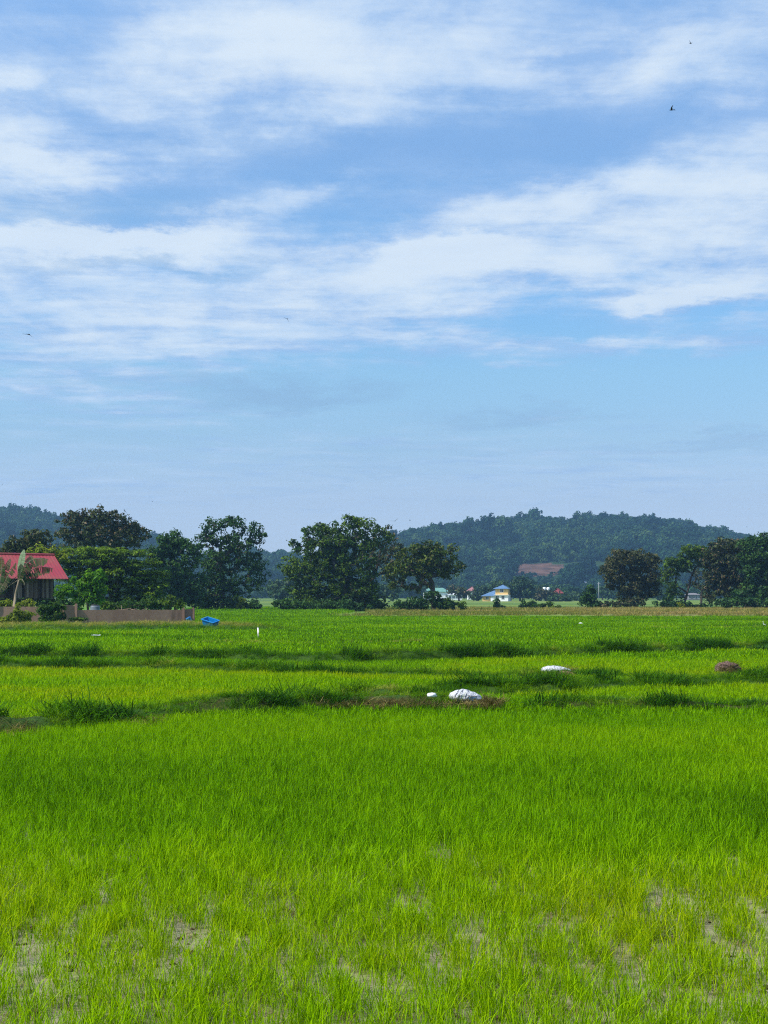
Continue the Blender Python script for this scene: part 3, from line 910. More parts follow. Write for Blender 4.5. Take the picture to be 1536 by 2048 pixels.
# T1 small bushy tree behind the red roof
tree('tree', 'grey-green bushy tree rising just behind the red roof', 150, [(62, 1235), (60, 1180), (58, 1120)],
     [(75, 1078, 32, 20, 34), (40, 1088, 34, 16, 24), (20, 1102, 34, 20, 26), (95, 1105, 26, 18, 20), (60, 1110, 46, 22, 40)], L_olive, 30, .42, .7, TG, seed=11)
tree('tree', 'small yellowish-green tree between the red roof and the tall dark tree behind it', 140, [(95, 1236), (96, 1160), (94, 1130)],
     [(88, 1108, 28, 16, 30), (112, 1118, 22, 16, 22), (70, 1118, 20, 12, 16)], L_bush, 30, .36, .55, TG, seed=12)
# T2 tall dark tree behind the acacia
tree('tree', 'tall dark feathery tree with bare top twigs standing behind the low spreading acacia', 185, [(205, 1224), (206, 1150), (204, 1100), (206, 1070)],
     [(150, 1040, 30, 20, 48), (140, 1068, 28, 18, 34), (185, 1032, 30, 16, 34), (225, 1040, 34, 18, 40), (262, 1058, 30, 18, 34), (285, 1068, 16, 12, 10), (205, 1068, 62, 26, 120), (250, 1082, 42, 18, 50), (170, 1088, 46, 18, 46)],
     L_olive, 24, .45, .75, TG, tip_r=.03, seed=13)
# T3 acacia with layered canopy
tree('acacia', 'wide spreading acacia with layered bright-edged canopy beside the stilt house', 142, [(222, 1234), (224, 1205), (222, 1180), (220, 1150)],
     [(190, 1104, 72, 10, 90), (245, 1108, 60, 9, 70), (150, 1122, 40, 10, 40), (215, 1124, 80, 10, 90), (275, 1130, 45, 10, 50), (165, 1142, 45, 12, 46), (240, 1144, 70, 11, 80), (300, 1150, 30, 12, 36),
      (180, 1160, 60, 12, 60), (262, 1164, 62, 12, 70), (312, 1172, 24, 12, 26), (210, 1180, 70, 12, 70), (285, 1186, 40, 12, 44), (170, 1190, 40, 10, 30), (250, 1200, 60, 9, 36)],
     L_acacia, 46, .28, .80, TG, flat=.28, up=1.6, tip_r=.02, seed=14, depth=.9, thin=1.0)
# T4 bright broad-leaved tree by the wall
tree('leafy_tree', 'small bright green broad-leaved tree hanging over the concrete wall', 116, [(178, 1240), (176, 1205), (176, 1180)],
     [(190, 1152, 20, 14, 34), (172, 1168, 24, 14, 34), (195, 1172, 18, 16, 28), (160, 1188, 24, 14, 26), (130, 1178, 20, 12, 22), (185, 1190, 26, 16, 30), (118, 1190, 12, 8, 8), (160, 1212, 8, 18, 12), (150, 1160, 8, 8, 6)],
     L_bright, 22, .34, .42, TG, tip_r=.015, maxr=.1, seed=15, aspect=.38, up=.1)
# T5, T6
tree('tree', 'dark leafy tree directly right of the acacia, merging with its taller open-topped neighbour', 190, [(352, 1222), (350, 1180), (352, 1130)],
     [(345, 1090, 36, 22, 60), (318, 1110, 28, 22, 44), (375, 1105, 34, 24, 56), (335, 1135, 44, 26, 80), (365, 1160, 46, 30, 90), (340, 1185, 44, 26, 80), (375, 1195, 34, 22, 50), (330, 1075, 12, 10, 8), (352, 1066, 10, 8, 6)],
     L_dark, 30, .46, .8, TG, seed=16)
tree('tree', 'tall tree with an airy see-through top just right of the brick wall end', 196, [(445, 1222), (446, 1170), (440, 1120), (442, 1080)],
     [(420, 1052, 26, 14, 24), (465, 1042, 30, 14, 34), (500, 1062, 26, 16, 30), (440, 1075, 42, 18, 44), (485, 1085, 40, 18, 50), (405, 1085, 22, 18, 20), (518, 1068, 14, 6, 8), (470, 1110, 50, 22, 80), (425, 1120, 40, 26, 60),
      (510, 1125, 32, 22, 40), (450, 1150, 48, 26, 100), (420, 1180, 44, 30, 90), (460, 1190, 36, 26, 64), (515, 1150, 22, 20, 20), (505, 1172, 24, 14, 18), (395, 1200, 30, 20, 44), (440, 1208, 44, 14, 50)],
     L_dark, 20, .42, .72, TG, tip_r=.034, seed=17)
# T7 big centre tree
tree('tree', 'largest broad dark tree with sunlit yellow-green top in the centre of the tree line', 196, [(690, 1222), (688, 1170), (684, 1120), (690, 1080)],
     [(660, 1058, 34, 16, 36), (705, 1046, 26, 14, 34), (735, 1058, 30, 16, 30), (625, 1068, 30, 14, 22), (605, 1086, 24, 12, 14), (680, 1078, 60, 20, 100), (740, 1085, 36, 16, 34), (640, 1098, 50, 20, 76), (700, 1108, 56, 22, 96),
      (610, 1125, 42, 20, 60), (590, 1148, 36, 20, 40), (660, 1135, 60, 26, 120), (720, 1150, 46, 30, 90), (650, 1170, 60, 28, 110), (610, 1178, 40, 22, 50), (700, 1185, 56, 28, 110), (640, 1205, 70, 14, 90), (740, 1200, 34, 16, 40), (770, 1072, 16, 10, 8)],
     L_mid, 24, .44, .74, TG, tip_r=.032, seed=18)
tree('tree', 'thin leaning tree with sparse leaves between the big centre tree and the olive one', 205, [(728, 1220), (736, 1180), (752, 1140), (762, 1100)],
     [(770, 1072, 28, 18, 20), (785, 1095, 26, 18, 24), (755, 1105, 30, 20, 26), (780, 1125, 32, 18, 30), (745, 1130, 24, 18, 16), (805, 1115, 18, 18, 12), (790, 1145, 26, 14, 18)],
     L_olive, 18, .42, .7, TG, tip_r=.03, seed=19)
# T9
tree('tree', 'olive topped tree with forked bare limbs standing left of the far house', 192, [(868, 1220), (866, 1190), (864, 1165), (852, 1140)],
     [(850, 1096, 36, 12, 44), (885, 1100, 26, 14, 30), (825, 1108, 32, 16, 40), (865, 1118, 48, 18, 76), (905, 1132, 20, 12, 20), (815, 1135, 38, 18, 50), (790, 1150, 30, 16, 30), (855, 1142, 46, 16, 56), (895, 1150, 24, 8, 14), (800, 1168, 30, 10, 16), (840, 1170, 20, 12, 12), (880, 1128, 34, 14, 34)],
     L_olivegreen, 24, .42, .68, TG, tip_r=.036, maxr=.34, seed=20)
# right group
tree('tree', 'round brownish-leaved tree standing apart, leftmost of the right group', 232, [(1262, 1215), (1264, 1185), (1262, 1150)],
     [(1262, 1118, 50, 16, 80), (1225, 1128, 24, 14, 26), (1215, 1140, 16, 10, 10), (1300, 1125, 22, 16, 26), (1240, 1145, 40, 20, 70), (1290, 1150, 36, 22, 70), (1262, 1170, 46, 22, 80), (1225, 1160, 18, 8, 12), (1265, 1195, 36, 16, 44), (1305, 1178, 24, 20, 30), (1250, 1108, 30, 7, 20)],
     L_brown, 30, .5, .85, TG, seed=21)
tree('tree', 'green-topped tree with bare arching limbs beside the round brownish tree', 228, [(1366, 1215), (1374, 1185), (1380, 1160), (1390, 1135)],
     [(1385, 1102, 30, 12, 40), (1355, 1118, 26, 14, 34), (1345, 1135, 20, 18, 26), (1400, 1112, 22, 14, 26), (1340, 1160, 16, 26, 26), (1345, 1190, 20, 22, 30), (1370, 1130, 22, 12, 18), (1420, 1130, 20, 16, 16)],
     L_mid, 30, .48, .8, TG, tip_r=.022, maxr=.18, seed=22)
tree('tree', 'large dense dark tree right of the bare arching limbs', 224, [(1455, 1216), (1452, 1180), (1456, 1130)],
     [(1455, 1092, 40, 14, 60), (1430, 1105, 28, 16, 36), (1490, 1095, 32, 16, 44), (1455, 1120, 56, 20, 110), (1440, 1150, 34, 26, 70), (1480, 1150, 44, 26, 96), (1425, 1180, 20, 24, 30), (1475, 1185, 50, 24, 100), (1425, 1120, 20, 12, 16)],
     L_olive, 30, .5, .85, TG, seed=23)
tree('tree', 'tallest dark tree at the right end of the tree line', 220, [(1535, 1217), (1534, 1180), (1530, 1120)],
     [(1505, 1084, 28, 14, 40), (1535, 1080, 30, 14, 44), (1575, 1090, 34, 18, 50), (1530, 1110, 50, 22, 110), (1580, 1130, 50, 30, 100), (1520, 1145, 44, 26, 100), (1535, 1180, 56, 28, 130), (1590, 1180, 46, 30, 90), (1500, 1195, 40, 18, 60)],
     L_dark, 30, .48, .85, TG, seed=24)
tree('tree', 'grey-brown twiggy tree showing through the gap under the bare arching limbs', 262, [(1402, 1206), (1404, 1180)],
     [(1402, 1150, 26, 20, 30), (1415, 1170, 18, 12, 14), (1390, 1172, 16, 12, 12)], L_brown, 14, .45, .8, TG, tip_r=.035, seed=25)

# bushes along the tree line
BG = 'bushes at the foot of the tree line'
bush('bush', 'low dark bush filling the foot of the gap right of the airy tree', 194, 500, 1223, [(495, 1210, 26, 10, 30), (475, 1206, 20, 12, 22), (515, 1216, 16, 6, 10)], L_dark, 31, size=.4, cr=.6, group=BG)
bush('bush', 'small light green sapling at the left foot of the gap beside the airy tree', 192, 484, 1222, [(484, 1203, 10, 6, 10), (480, 1212, 8, 8, 8)], L_bush, 32, size=.35, cr=.4, group=BG)
bush('bush', 'low dark bush under the left side of the big centre tree', 190, 575, 1224, [(570, 1210, 24, 12, 36), (600, 1212, 24, 11, 30)], L_dark, 33, size=.4, cr=.6, group=BG)
bush('bush', 'wide dark undergrowth bush around the trunk of the big centre tree', 190, 660, 1224, [(640, 1212, 34, 11, 44), (685, 1212, 36, 11, 44), (720, 1214, 20, 9, 20)], L_dark, 34, size=.4, cr=.6, group=BG)
bush('bush', 'rounded dark bush at the foot of the thin leaning tree', 198, 742, 1221, [(742, 1208, 24, 11, 30), (760, 1212, 16, 9, 14)], L_dark, 35, size=.4, cr=.6, group=BG)
bush('bush', 'dense dark bush hiding the trunk foot of the olive topped tree', 188, 850, 1222, [(830, 1206, 24, 13, 34), (865, 1200, 26, 18, 44), (885, 1205, 14, 14, 18), (800, 1212, 18, 8, 16)], L_dark, 36, size=.4, cr=.6, group=BG)
bush('bush', 'yellowish green shrub just right of the olive topped tree', 187, 905, 1222, [(902, 1208, 14, 10, 18), (920, 1212, 12, 7, 12)], L_mid, 37, size=.36, cr=.5, group=BG)
bush('bush', 'dark green bush standing in front of the far white and yellow house', 215, 994, 1219, [(994, 1212, 5, 5, 11), (1002, 1215, 6, 3, 8), (993, 1205, 2.5, 4, 5)], L_dark, 38, size=.42, cr=.5, group=BG)
bush('bush', 'double-topped dark bush right of the far house', 215, 1058, 1220, [(1066, 1208, 7, 8, 12), (1048, 1211, 8, 6, 10), (1058, 1214, 12, 4, 8)], L_dark, 39, size=.42, cr=.5, group=BG)
bush('bush', 'small pale green bush right of the double-topped dark bush', 218, 1080, 1219, [(1078, 1213, 8, 4, 8), (1085, 1212, 5, 5, 6)], L_mid, 40, size=.4, cr=.45, group=BG)
bush('bush', 'lone low green bush in front of the far red-roofed house', 218, 1103, 1218, [(1102, 1211, 8, 6, 10), (1115, 1214, 8, 3, 6)], L_mid, 41, size=.4, cr=.45, group=BG)
bush('bush', 'conical dark bush standing left of the round brownish tree', 225, 1181, 1217, [(1180, 1180, 8, 8, 14), (1180, 1192, 16, 10, 26), (1180, 1206, 20, 10, 34), (1196, 1210, 8, 5, 8)], L_dark, 42, size=.45, cr=.6, group=BG)
bush('bush', 'low scrubby bush at the foot of the round brownish tree', 224, 1215, 1217, [(1215, 1209, 16, 6, 16), (1240, 1208, 18, 7, 18), (1275, 1205, 18, 9, 20)], L_olive, 43, size=.42, cr=.55, group=BG)
bush('bush', 'dark hedge-like bush under the bare arching limbs', 222, 1345, 1217, [(1330, 1208, 22, 7, 24), (1365, 1210, 24, 6, 22), (1395, 1212, 22, 5, 18)], L_dark, 44, size=.42, cr=.55, group=BG)
bush('bush', 'yellowish shrub in the dry grass in front of the dark hedge-like bush', 215, 1365, 1220, [(1364, 1212, 8, 6, 10)], L_bush, 45, size=.36, cr=.4, group=BG)
bush('bush', 'black-green bush under the tallest tree at the right end of the tree line', 214, 1490, 1218, [(1450, 1208, 24, 8, 26), (1490, 1205, 34, 11, 44), (1530, 1206, 30, 11, 36)], L_dark, 46, size=.42, cr=.6, group=BG)
# bushes at the wall
bush('bush', 'round yellow-green bush in front of the concrete wall below the banana plant', 99, 36, 1262, [(40, 1232, 22, 16, 46), (25, 1246, 22, 14, 40), (45, 1250, 16, 12, 26), (10, 1256, 14, 8, 16)], L_bush, 47, size=.2, cr=.3, per=40, group='bushes by the concrete wall', base_z=0.2)
bush('bush', 'dark creeper bush climbing over the low part of the concrete wall', 104, 105, 1252, [(110, 1214, 22, 8, 30), (95, 1222, 22, 12, 36), (108, 1234, 22, 14, 44), (90, 1244, 14, 8, 14)], L_mid, 48, size=.24, cr=.32, per=34, group='bushes by the concrete wall', base_z=0.2)
bush('bush', 'low weeds at the wall foot right of the dark creeper bush', 104, 155, 1252, [(150, 1248, 18, 4, 14), (165, 1247, 8, 4, 6)], L_mid, 49, size=.2, cr=.22, per=24, group='bushes by the concrete wall', base_z=0.2)
bush('bush', 'leafy garden shrub behind the wall under the stilt house', 112, 22, 1240, [(12, 1208, 16, 8, 18), (35, 1212, 14, 6, 12), (55, 1208, 14, 9, 16)], L_bush, 50, size=.24, cr=.32, per=26, group='bushes by the concrete wall')
bush('bush', 'dark scrub behind the straight part of the concrete wall', 124, 290, 1240, [(215, 1210, 18, 8, 16), (255, 1212, 26, 7, 22), (300, 1208, 24, 10, 26), (340, 1206, 20, 12, 26), (362, 1210, 12, 10, 12)], L_mid, 51, size=.28, cr=.4, per=22, group='bushes by the concrete wall')

bush('bush', 'dark shade-side scrub behind the stilt house posts', 133, 60, 1237, [(10, 1205, 30, 14, 40), (50, 1202, 30, 16, 44), (92, 1206, 26, 14, 36), (128, 1208, 20, 12, 26), (30, 1222, 50, 10, 50), (100, 1222, 40, 10, 40)], L_dark, 52, size=.32, cr=.5, per=30, group='bushes by the concrete wall')
bush('bush', 'dark shrubs under the lowest acacia limbs', 139, 250, 1236, [(205, 1208, 26, 10, 34), (250, 1212, 34, 9, 40), (300, 1206, 30, 12, 44), (330, 1212, 18, 9, 24)], L_dark, 53, size=.32, cr=.5, per=30, group='bushes by the concrete wall')
# far trees on the plain around the houses
FG = 'hazy trees around the far houses'
FAR = [
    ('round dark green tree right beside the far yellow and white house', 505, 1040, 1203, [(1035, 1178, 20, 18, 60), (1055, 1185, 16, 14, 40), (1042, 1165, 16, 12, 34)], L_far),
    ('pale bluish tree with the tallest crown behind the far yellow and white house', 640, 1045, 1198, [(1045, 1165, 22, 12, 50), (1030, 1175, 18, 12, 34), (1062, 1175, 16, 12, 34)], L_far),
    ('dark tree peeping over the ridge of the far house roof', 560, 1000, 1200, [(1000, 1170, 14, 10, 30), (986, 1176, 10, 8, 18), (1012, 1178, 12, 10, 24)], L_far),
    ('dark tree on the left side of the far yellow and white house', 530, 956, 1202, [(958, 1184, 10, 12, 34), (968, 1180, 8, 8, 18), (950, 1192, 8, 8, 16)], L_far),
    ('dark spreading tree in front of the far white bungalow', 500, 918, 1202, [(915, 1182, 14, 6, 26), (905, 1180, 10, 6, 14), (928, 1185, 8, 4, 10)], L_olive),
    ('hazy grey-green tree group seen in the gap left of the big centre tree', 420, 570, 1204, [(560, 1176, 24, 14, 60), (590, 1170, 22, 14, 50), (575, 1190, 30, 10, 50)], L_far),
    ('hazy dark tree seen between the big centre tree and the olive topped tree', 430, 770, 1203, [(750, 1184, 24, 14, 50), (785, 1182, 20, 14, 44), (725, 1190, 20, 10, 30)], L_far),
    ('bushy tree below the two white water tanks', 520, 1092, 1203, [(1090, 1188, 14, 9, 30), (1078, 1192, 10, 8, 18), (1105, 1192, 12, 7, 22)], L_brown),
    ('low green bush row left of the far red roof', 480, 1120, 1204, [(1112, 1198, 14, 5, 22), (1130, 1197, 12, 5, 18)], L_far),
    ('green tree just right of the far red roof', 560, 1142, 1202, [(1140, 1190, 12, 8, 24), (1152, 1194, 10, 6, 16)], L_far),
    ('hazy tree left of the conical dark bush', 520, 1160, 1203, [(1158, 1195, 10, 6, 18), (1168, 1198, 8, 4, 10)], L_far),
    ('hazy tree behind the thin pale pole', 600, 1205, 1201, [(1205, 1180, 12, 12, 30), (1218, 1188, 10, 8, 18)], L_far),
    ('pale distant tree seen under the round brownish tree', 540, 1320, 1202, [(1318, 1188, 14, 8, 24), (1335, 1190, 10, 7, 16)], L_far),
    ('hazy tree left of the far green-roofed house', 640, 825, 1200, [(822, 1182, 18, 10, 36), (840, 1178, 12, 8, 20)], L_far),
]
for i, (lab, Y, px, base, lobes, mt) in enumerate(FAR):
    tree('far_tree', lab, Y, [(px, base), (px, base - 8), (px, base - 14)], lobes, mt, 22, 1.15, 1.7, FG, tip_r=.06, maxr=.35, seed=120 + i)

# hill forest
LOBE_N, LOBE_R = 1.0, 1.0
def crown_mesh(name, seed, mat, R0=5.0, per=16, n=34, size=1.5):
    rg = np.random.default_rng(seed)
    lob = []
    for k in range(rg.integers(3, 6)):
        lob.append((rg.normal(0, .4) * R0, rg.normal(0, .4) * R0, R0 * rg.uniform(.7, 1.5), R0 * rg.uniform(.45, .7), R0 * rg.uniform(.45, .7), R0 * rg.uniform(.35, .6), n // 4 + 3, R0 * .3))
    pts, rad, ix = lobe_points(lob, rg)
    V, Fq, br = leaf_cloud(pts, rad, per, size, rg, .8, .5, .7, 0.3)
    cen = np.repeat(rg.uniform(0, 1, len(pts)), per * 4)
    me = np_mesh(name, V, Fq, {'br': ('POINT', 0.5 * br + 0.5 * cen)})
    me.materials.append(mat)
    return me


hill_src = source('hill_tree', [crown_mesh('hill_tree', 700 + i, L_hill) for i in range(8)])
n = 90000
Yh = rng.uniform(YB + 5, YR + 40, n); u = rng.uniform(-420, 1750, n)
acc = rng.uniform(0, 1, n) < (Yh / (YR + 40))
Yh, u = Yh[acc], u[acc]; n = len(u)
xh = (u - 768) / F * Yh
# thin by simple grid: one tree per cell
cell = np.floor(xh / 6.0).astype(int) * 100003 + np.floor(Yh / 7.0).astype(int)
_, first = np.unique(cell, return_index=True)
Yh, u, xh = Yh[first], u[first], xh[first]; n = len(u)
zh = hill_z(u, Yh); pyh = HOR - (zh + 4 - H) / Yh * F
pys = [HOR - (zh + q - H) / Yh * F for q in (0, 4, 8, 12)]
k = np.min([scar(u, q) for q in pys], axis=0) > 0.72
odd = (~k) & (rng.uniform(0, 1, n) < .38)
k |= odd
clear = fbm(xh / 60, Yh / 60, 3, 99)
k &= ~((Yh < 1120) & (clear > 0.60))
Yh, u, xh, zh, odd = Yh[k], u[k], xh[k], zh[k], odd[k]; n = len(u)
sz = np.clip(np.exp(rng.normal(-.26, .26, n)), .4, 1.35) * (0.75 + 0.5 * fbm(xh / 40, Yh / 40, 3, 98)) * (1 + .25 * (rng.uniform(0, 1, n) > .95)) * np.where(odd, .5, 1)
scatter('forest', np.stack((xh, Yh, zh - 1.0), 1), np.stack((np.zeros(n), np.zeros(n), rng.uniform(0, 6.28, n)), 1),
        np.stack((sz, sz, sz * rng.uniform(.8, 1.35, n)), 1), rng.integers(0, 8, n), np.clip(0.45 + 1.1 * (fbm(xh / 45, Yh / 50, 3, 97) - .5) + rng.normal(0, .22, n), 0, 1), hill_src,
        'dense blue-green forest covering the distant hills', 'forest')
# woods on the plain at the hill foot
n = 900
Yp = rng.uniform(660, YB + 40, n); up_ = rng.uniform(-420, 1750, n)
k = (fbm(up_ / 110, Yp / 120, 3, 101) > 0.46) & ~((up_ > 930) & (up_ < 985) & (Yp < 760)) & ~((up_ > 840) & (up_ < 930) & (Yp < 720))
Yp, up_ = Yp[k], up_[k]; n = len(Yp); sz = rng.uniform(.5, 1.0, n)
scatter('woods', np.stack(((up_ - 768) / F * Yp, Yp, np.zeros(n) - .5), 1), np.stack((np.zeros(n), np.zeros(n), rng.uniform(0, 6.28, n)), 1),
        np.stack((sz, sz, sz), 1), rng.integers(0, 8, n), np.clip(rng.normal(.5, .2, n), 0, 1), hill_src, 'scattered hazy woods on the plain at the foot of the hills', 'woods')

# ------------------------------------------------------------------ stilt house
ROOF_RED = None
def roof_red():
    t = NT('red_metal_roof')
    o = t.obj()
    n1 = t.noise(t.scaled(o, (0.6, 0.6, 0.6)), 1.0, 4)
    n2 = t.noise(t.scaled(o, (9, 0.5, 0.5)), 1.0, 3)
    c = t.mix(t.mapr(n1, 0.4, 0.62), (0.34, 0.036, 0.046), (0.31, 0.072, 0.052))
    c = t.mix(t.mapr(n2, 0.5, 0.7, 0, 0.35), c, (0.40, 0.065, 0.085))
    return t.solid(c, 0.38, 0.5)


ROOF_RED = roof_red()


def planks():
    t = NT('weathered_planks')
    o = t.obj()
    sep = t.n('ShaderNodeSeparateXYZ'); t.l(o, sep.inputs[0])
    cellx = t.math('FLOOR', t.math('MULTIPLY', sep.outputs[0], 5.2))
    wn = t.n('ShaderNodeTexWhiteNoise', noise_dimensions='1D'); t.l(cellx, wn.inputs['W'])
    grain = t.noise(t.scaled(o, (18, 18, 1.2)), 1.0, 5, 0.6)
    c = t.ramp(wn.outputs[0], [(0.0, (0.020, 0.014, 0.012)), (0.4, (0.075, 0.050, 0.042)), (0.75, (0.20, 0.145, 0.125)), (1.0, (0.34, 0.26, 0.22))])
    c = t.mix(t.mapr(grain, 0.4, 0.7, 0, 0.6), c, (0.03, 0.022, 0.02))
    return t.solid(c, 0.85, 0.15, bump=grain, bstr=0.4)


PLANK = planks()
WOOD_DARK = worn('dark_wood', (0.030, 0.022, 0.017), (0.060, 0.046, 0.036), 6, 0.85, 0.15)

hy = 117.0; ang = R(38)
corner = Vector((wx(137, hy), hy, 0))            # under the near right eaves corner
t_dir = Vector((math.cos(ang), math.sin(ang), 0)); back = Vector((-math.sin(ang), math.cos(ang), 0))
half = 2.75; Lh = 9.0
centre = corner - t_dir * (Lh / 2) + back * half
house = empty('stilt_house', (centre.x, centre.y, 0), 'wooden stilt house with a bright red metal roof behind the wall', 'house', None, ang)
ez = wz(1157.5, hy); rz = wz(1110, hy + 2.2)
# roof: two slightly thick corrugated slopes
rb = MB()
nc = 120
for side in (-1, 1):
    top = []; bot = []
    for i in range(nc + 1):
        x = -Lh / 2 + Lh * i / nc
        cz = 0.018 * math.sin(i * math.pi)  # flat step
        cz = 0.007 * (1 if i % 4 < 2 else -1)
        top.append(((x, side * half, ez + cz), (x, 0, rz + cz)))
    vs = []; fs = []
    for a, b in top: vs += [a, b]
    off = len(vs)
    for a, b in top: vs += [(a[0], a[1], a[2] - 0.05), (b[0], b[1], b[2] - 0.05)]
    for i in range(nc):
        q = (2 * i, 2 * i + 2, 2 * i + 3, 2 * i + 1)
        fs.append(q if side < 0 else q[::-1])
        q2 = tuple(off + k for k in q)
        fs.append(q2[::-1] if side < 0 else q2)
        fs.append((2 * i, off + 2 * i, off + 2 * i + 2, 2 * i + 2))
    fs.append((0, 1, off + 1, off)); fs.append((2 * nc, off + 2 * nc, off + 2 * nc + 1, 2 * nc + 1))
    rb.add(vs, fs)
roof = rb.build('roof', ROOF_RED, house)
rc = MB(); rc.tube([(-Lh / 2 - .02, 0, rz + .02), (Lh / 2 + .02, 0, rz + .02)], [.09, .09], 8)
rc.build('ridge_cap', ROOF_RED, roof)
redb = worn('red_board', (0.40, .05, .05), (0.3, .05, .05))
for sx in (-1, 1):
    for side in (-1, 1):
        x0 = sx * (Lh / 2 - 0.03)
        vs = [(x0 - .03, side * .012, rz - .06), (x0 + .03, side * .012, rz - .06), (x0 + .03, side * (half - .05), ez - .04), (x0 - .03, side * (half - .05), ez - .04)]
        vs2 = [(a, b, c - .12) for a, b, c in vs]
        MB().add(vs + vs2, [(0, 1, 2, 3), (7, 6, 5, 4), (0, 4, 5, 1), (1, 5, 6, 2), (2, 6, 7, 3), (3, 7, 4, 0)]).build('barge_board', redb, roof)
fz = wz(1196, hy)
wb = MB()
xw = Lh / 2 - 0.95; yw = half - 0.75
npl = 36
for side in (-1, 1):
    for i in range(npl):
        x0 = -xw + 2 * xw * i / npl; x1 = x0 + 2 * xw / npl - 0.02
        zt = ez + 0.25 + random.uniform(-.03, 0); zb = fz + random.uniform(-0.05, 0.05)
        wb.box(x0, x1, side * yw - .02, side * yw + .02 + random.uniform(0, .02), zb, zt)
for sx in (-1, 1):
    for i in range(16):
        y0 = -yw + .03 + 2 * (yw - .03) * i / 16; y1 = y0 + 2 * yw / 16 - 0.02
        wb.box(sx * xw - .02, sx * xw + .02, y0, y1, fz + random.uniform(-.05, .05), ez + .9 - .8 * abs((y0 + y1) / 2) / yw)
wb.build('wall', PLANK, house)
fb = MB(); fb.box(-xw - .1, xw + .1, -yw - .1, yw + .1, fz - .16, fz - .06)
fb.build('floor', WOOD_DARK, house)
for sx in (-1, -.4, .2, 1):
    for sy in (-1, 1):
        p = MB(); p.tube([(sx * (xw - .1), sy * (yw - .1), -.1), (sx * (xw - .1), sy * (yw - .1), fz - .1)], [.09, .08], 8)
        p.build('stilt', WOOD_DARK, house, True)

# ------------------------------------------------------------------ banana plants
def banana(name, label, px, base, Y, trunk_px, leaves, seed):
    """leaves: list of (list of (col,row)), width m, pale, torn"""
    rg = np.random.default_rng(seed)
    bx = wx(px, Y)
    root = empty(name, (bx, Y, 0), label, 'banana plant', 'banana plants by the stilt house')
    mb = MB()
    tp = [(0, 0, -.1)] + [(wx(c, Y) - bx, 0, wz(r_, Y)) for c, r_ in trunk_px]
    mb.tube(tp, list(np.linspace(.13, .07, len(tp))), 10)
    mb.build('trunk', BARK_PALE, root, True)
    for li, (pts, w, pale, torn, dy) in enumerate(leaves):
        P = np.array([(wx(c, Y) - bx, 0, wz(r_, Y)) for c, r_ in pts])
        s = np.linspace(0, 1, len(P)); n = 40
        tt = np.linspace(0, 1, n)
        Q = np.stack([np.interp(tt, s, P[:, i]) for i in range(3)], 1)
        for _ in range(3):
            Q[1:-1] = (Q[:-2] + 2 * Q[1:-1] + Q[2:]) / 4
        Q[:, 1] = dy * tt
        V = []; Fq = []; br = []; cl = []
        for i in range(n - 1):
            t = tt[i]
            ww = w * (math.sin(min(1, (t + .06) * 1.02) * math.pi) ** (.8 if pale else .45))
            tan = Q[i + 1] - Q[i]; tan /= np.linalg.norm(tan) + 1e-9
            for sgn in (-1, 1):
                if torn and rg.uniform() < torn * .35: continue
                wl = ww * (1 - torn * rg.uniform(0, .55))
                side = np.array((0, sgn * 1.0, 0)) * .5 + np.cross(tan, (0, 1, 0)) * sgn * .75
                droop = np.array((0, 0, -.35 - torn * .5)) * wl
                g = 0.86 if torn else 1.0
                a, b = Q[i], Q[i] + (Q[i + 1] - Q[i]) * g
                n0 = len(V)
                fwd = tan * wl * .35
                V += [a, b, b + side * wl + droop + fwd, a + side * wl + droop + fwd]
                Fq.append((n0, n0 + 1, n0 + 2, n0 + 3)); rv = rg.uniform(0, .85) if not torn or rg.uniform() > .2 else .95
                br += [rv] * 4; cl += [rg.uniform()] * 4
        lo = link_mesh('leaf', np_mesh('leaf', V, Fq, {'br': ('POINT', br), 'cl': ('POINT', cl)}), L_banana_pale if pale else L_banana, root)
        ms = MB(); ms.tube([tuple(q) for q in Q[::4]], list(np.linspace(.028, .006, len(Q[::4]))), 5)
        ms.build('midrib', BARK_PALE, lo)
    return root


banana('banana_plant', 'banana plant with a pale upright leaf in front of the red roof', 28, 1240, 110,
       [(28, 1212), (32, 1185), (38, 1160)],
       [([(38, 1160), (40, 1130), (44, 1108), (47, 1096)], .40, True, 0, .3), ([(38, 1160), (50, 1130), (70, 1117), (90, 1118), (102, 1121)], .58, False, .45, -.6),
        ([(38, 1160), (58, 1142), (80, 1134), (98, 1135), (112, 1140)], .55, False, .55, -.5), ([(38, 1160), (48, 1140), (56, 1118), (60, 1108)], .65, False, .3, .5),
        ([(36, 1160), (22, 1170), (8, 1182), (0, 1192)], .10, False, 1.0, -.4), ([(38, 1160), (46, 1158), (52, 1165), (54, 1172)], .12, False, .8, -.8),
        ([(38, 1160), (52, 1150), (64, 1146), (74, 1148)], .6, False, .4, .9), ([(38, 1160), (44, 1140), (46, 1126)], .5, False, .2, -.5)], 1)
banana('banana_plant', 'banana plant cut off by the left edge of the photo', -8, 1240, 108,
       [(-8, 1210), (-6, 1190)],
       [([(-6, 1190), (4, 1160), (12, 1130), (20, 1114)], .45, False, .4, .3), ([(-6, 1190), (10, 1165), (24, 1140), (36, 1122)], .4, False, .6, -.3), ([(-6, 1190), (0, 1160), (2, 1130), (0, 1108)], .5, False, .3, .4),
        ([(-6, 1190), (-20, 1160), (-36, 1140), (-50, 1134)], .3, False, .5, 0), ([(-6, 1190), (10, 1180), (22, 1160), (30, 1150)], .2, False, .7, .7)], 2)

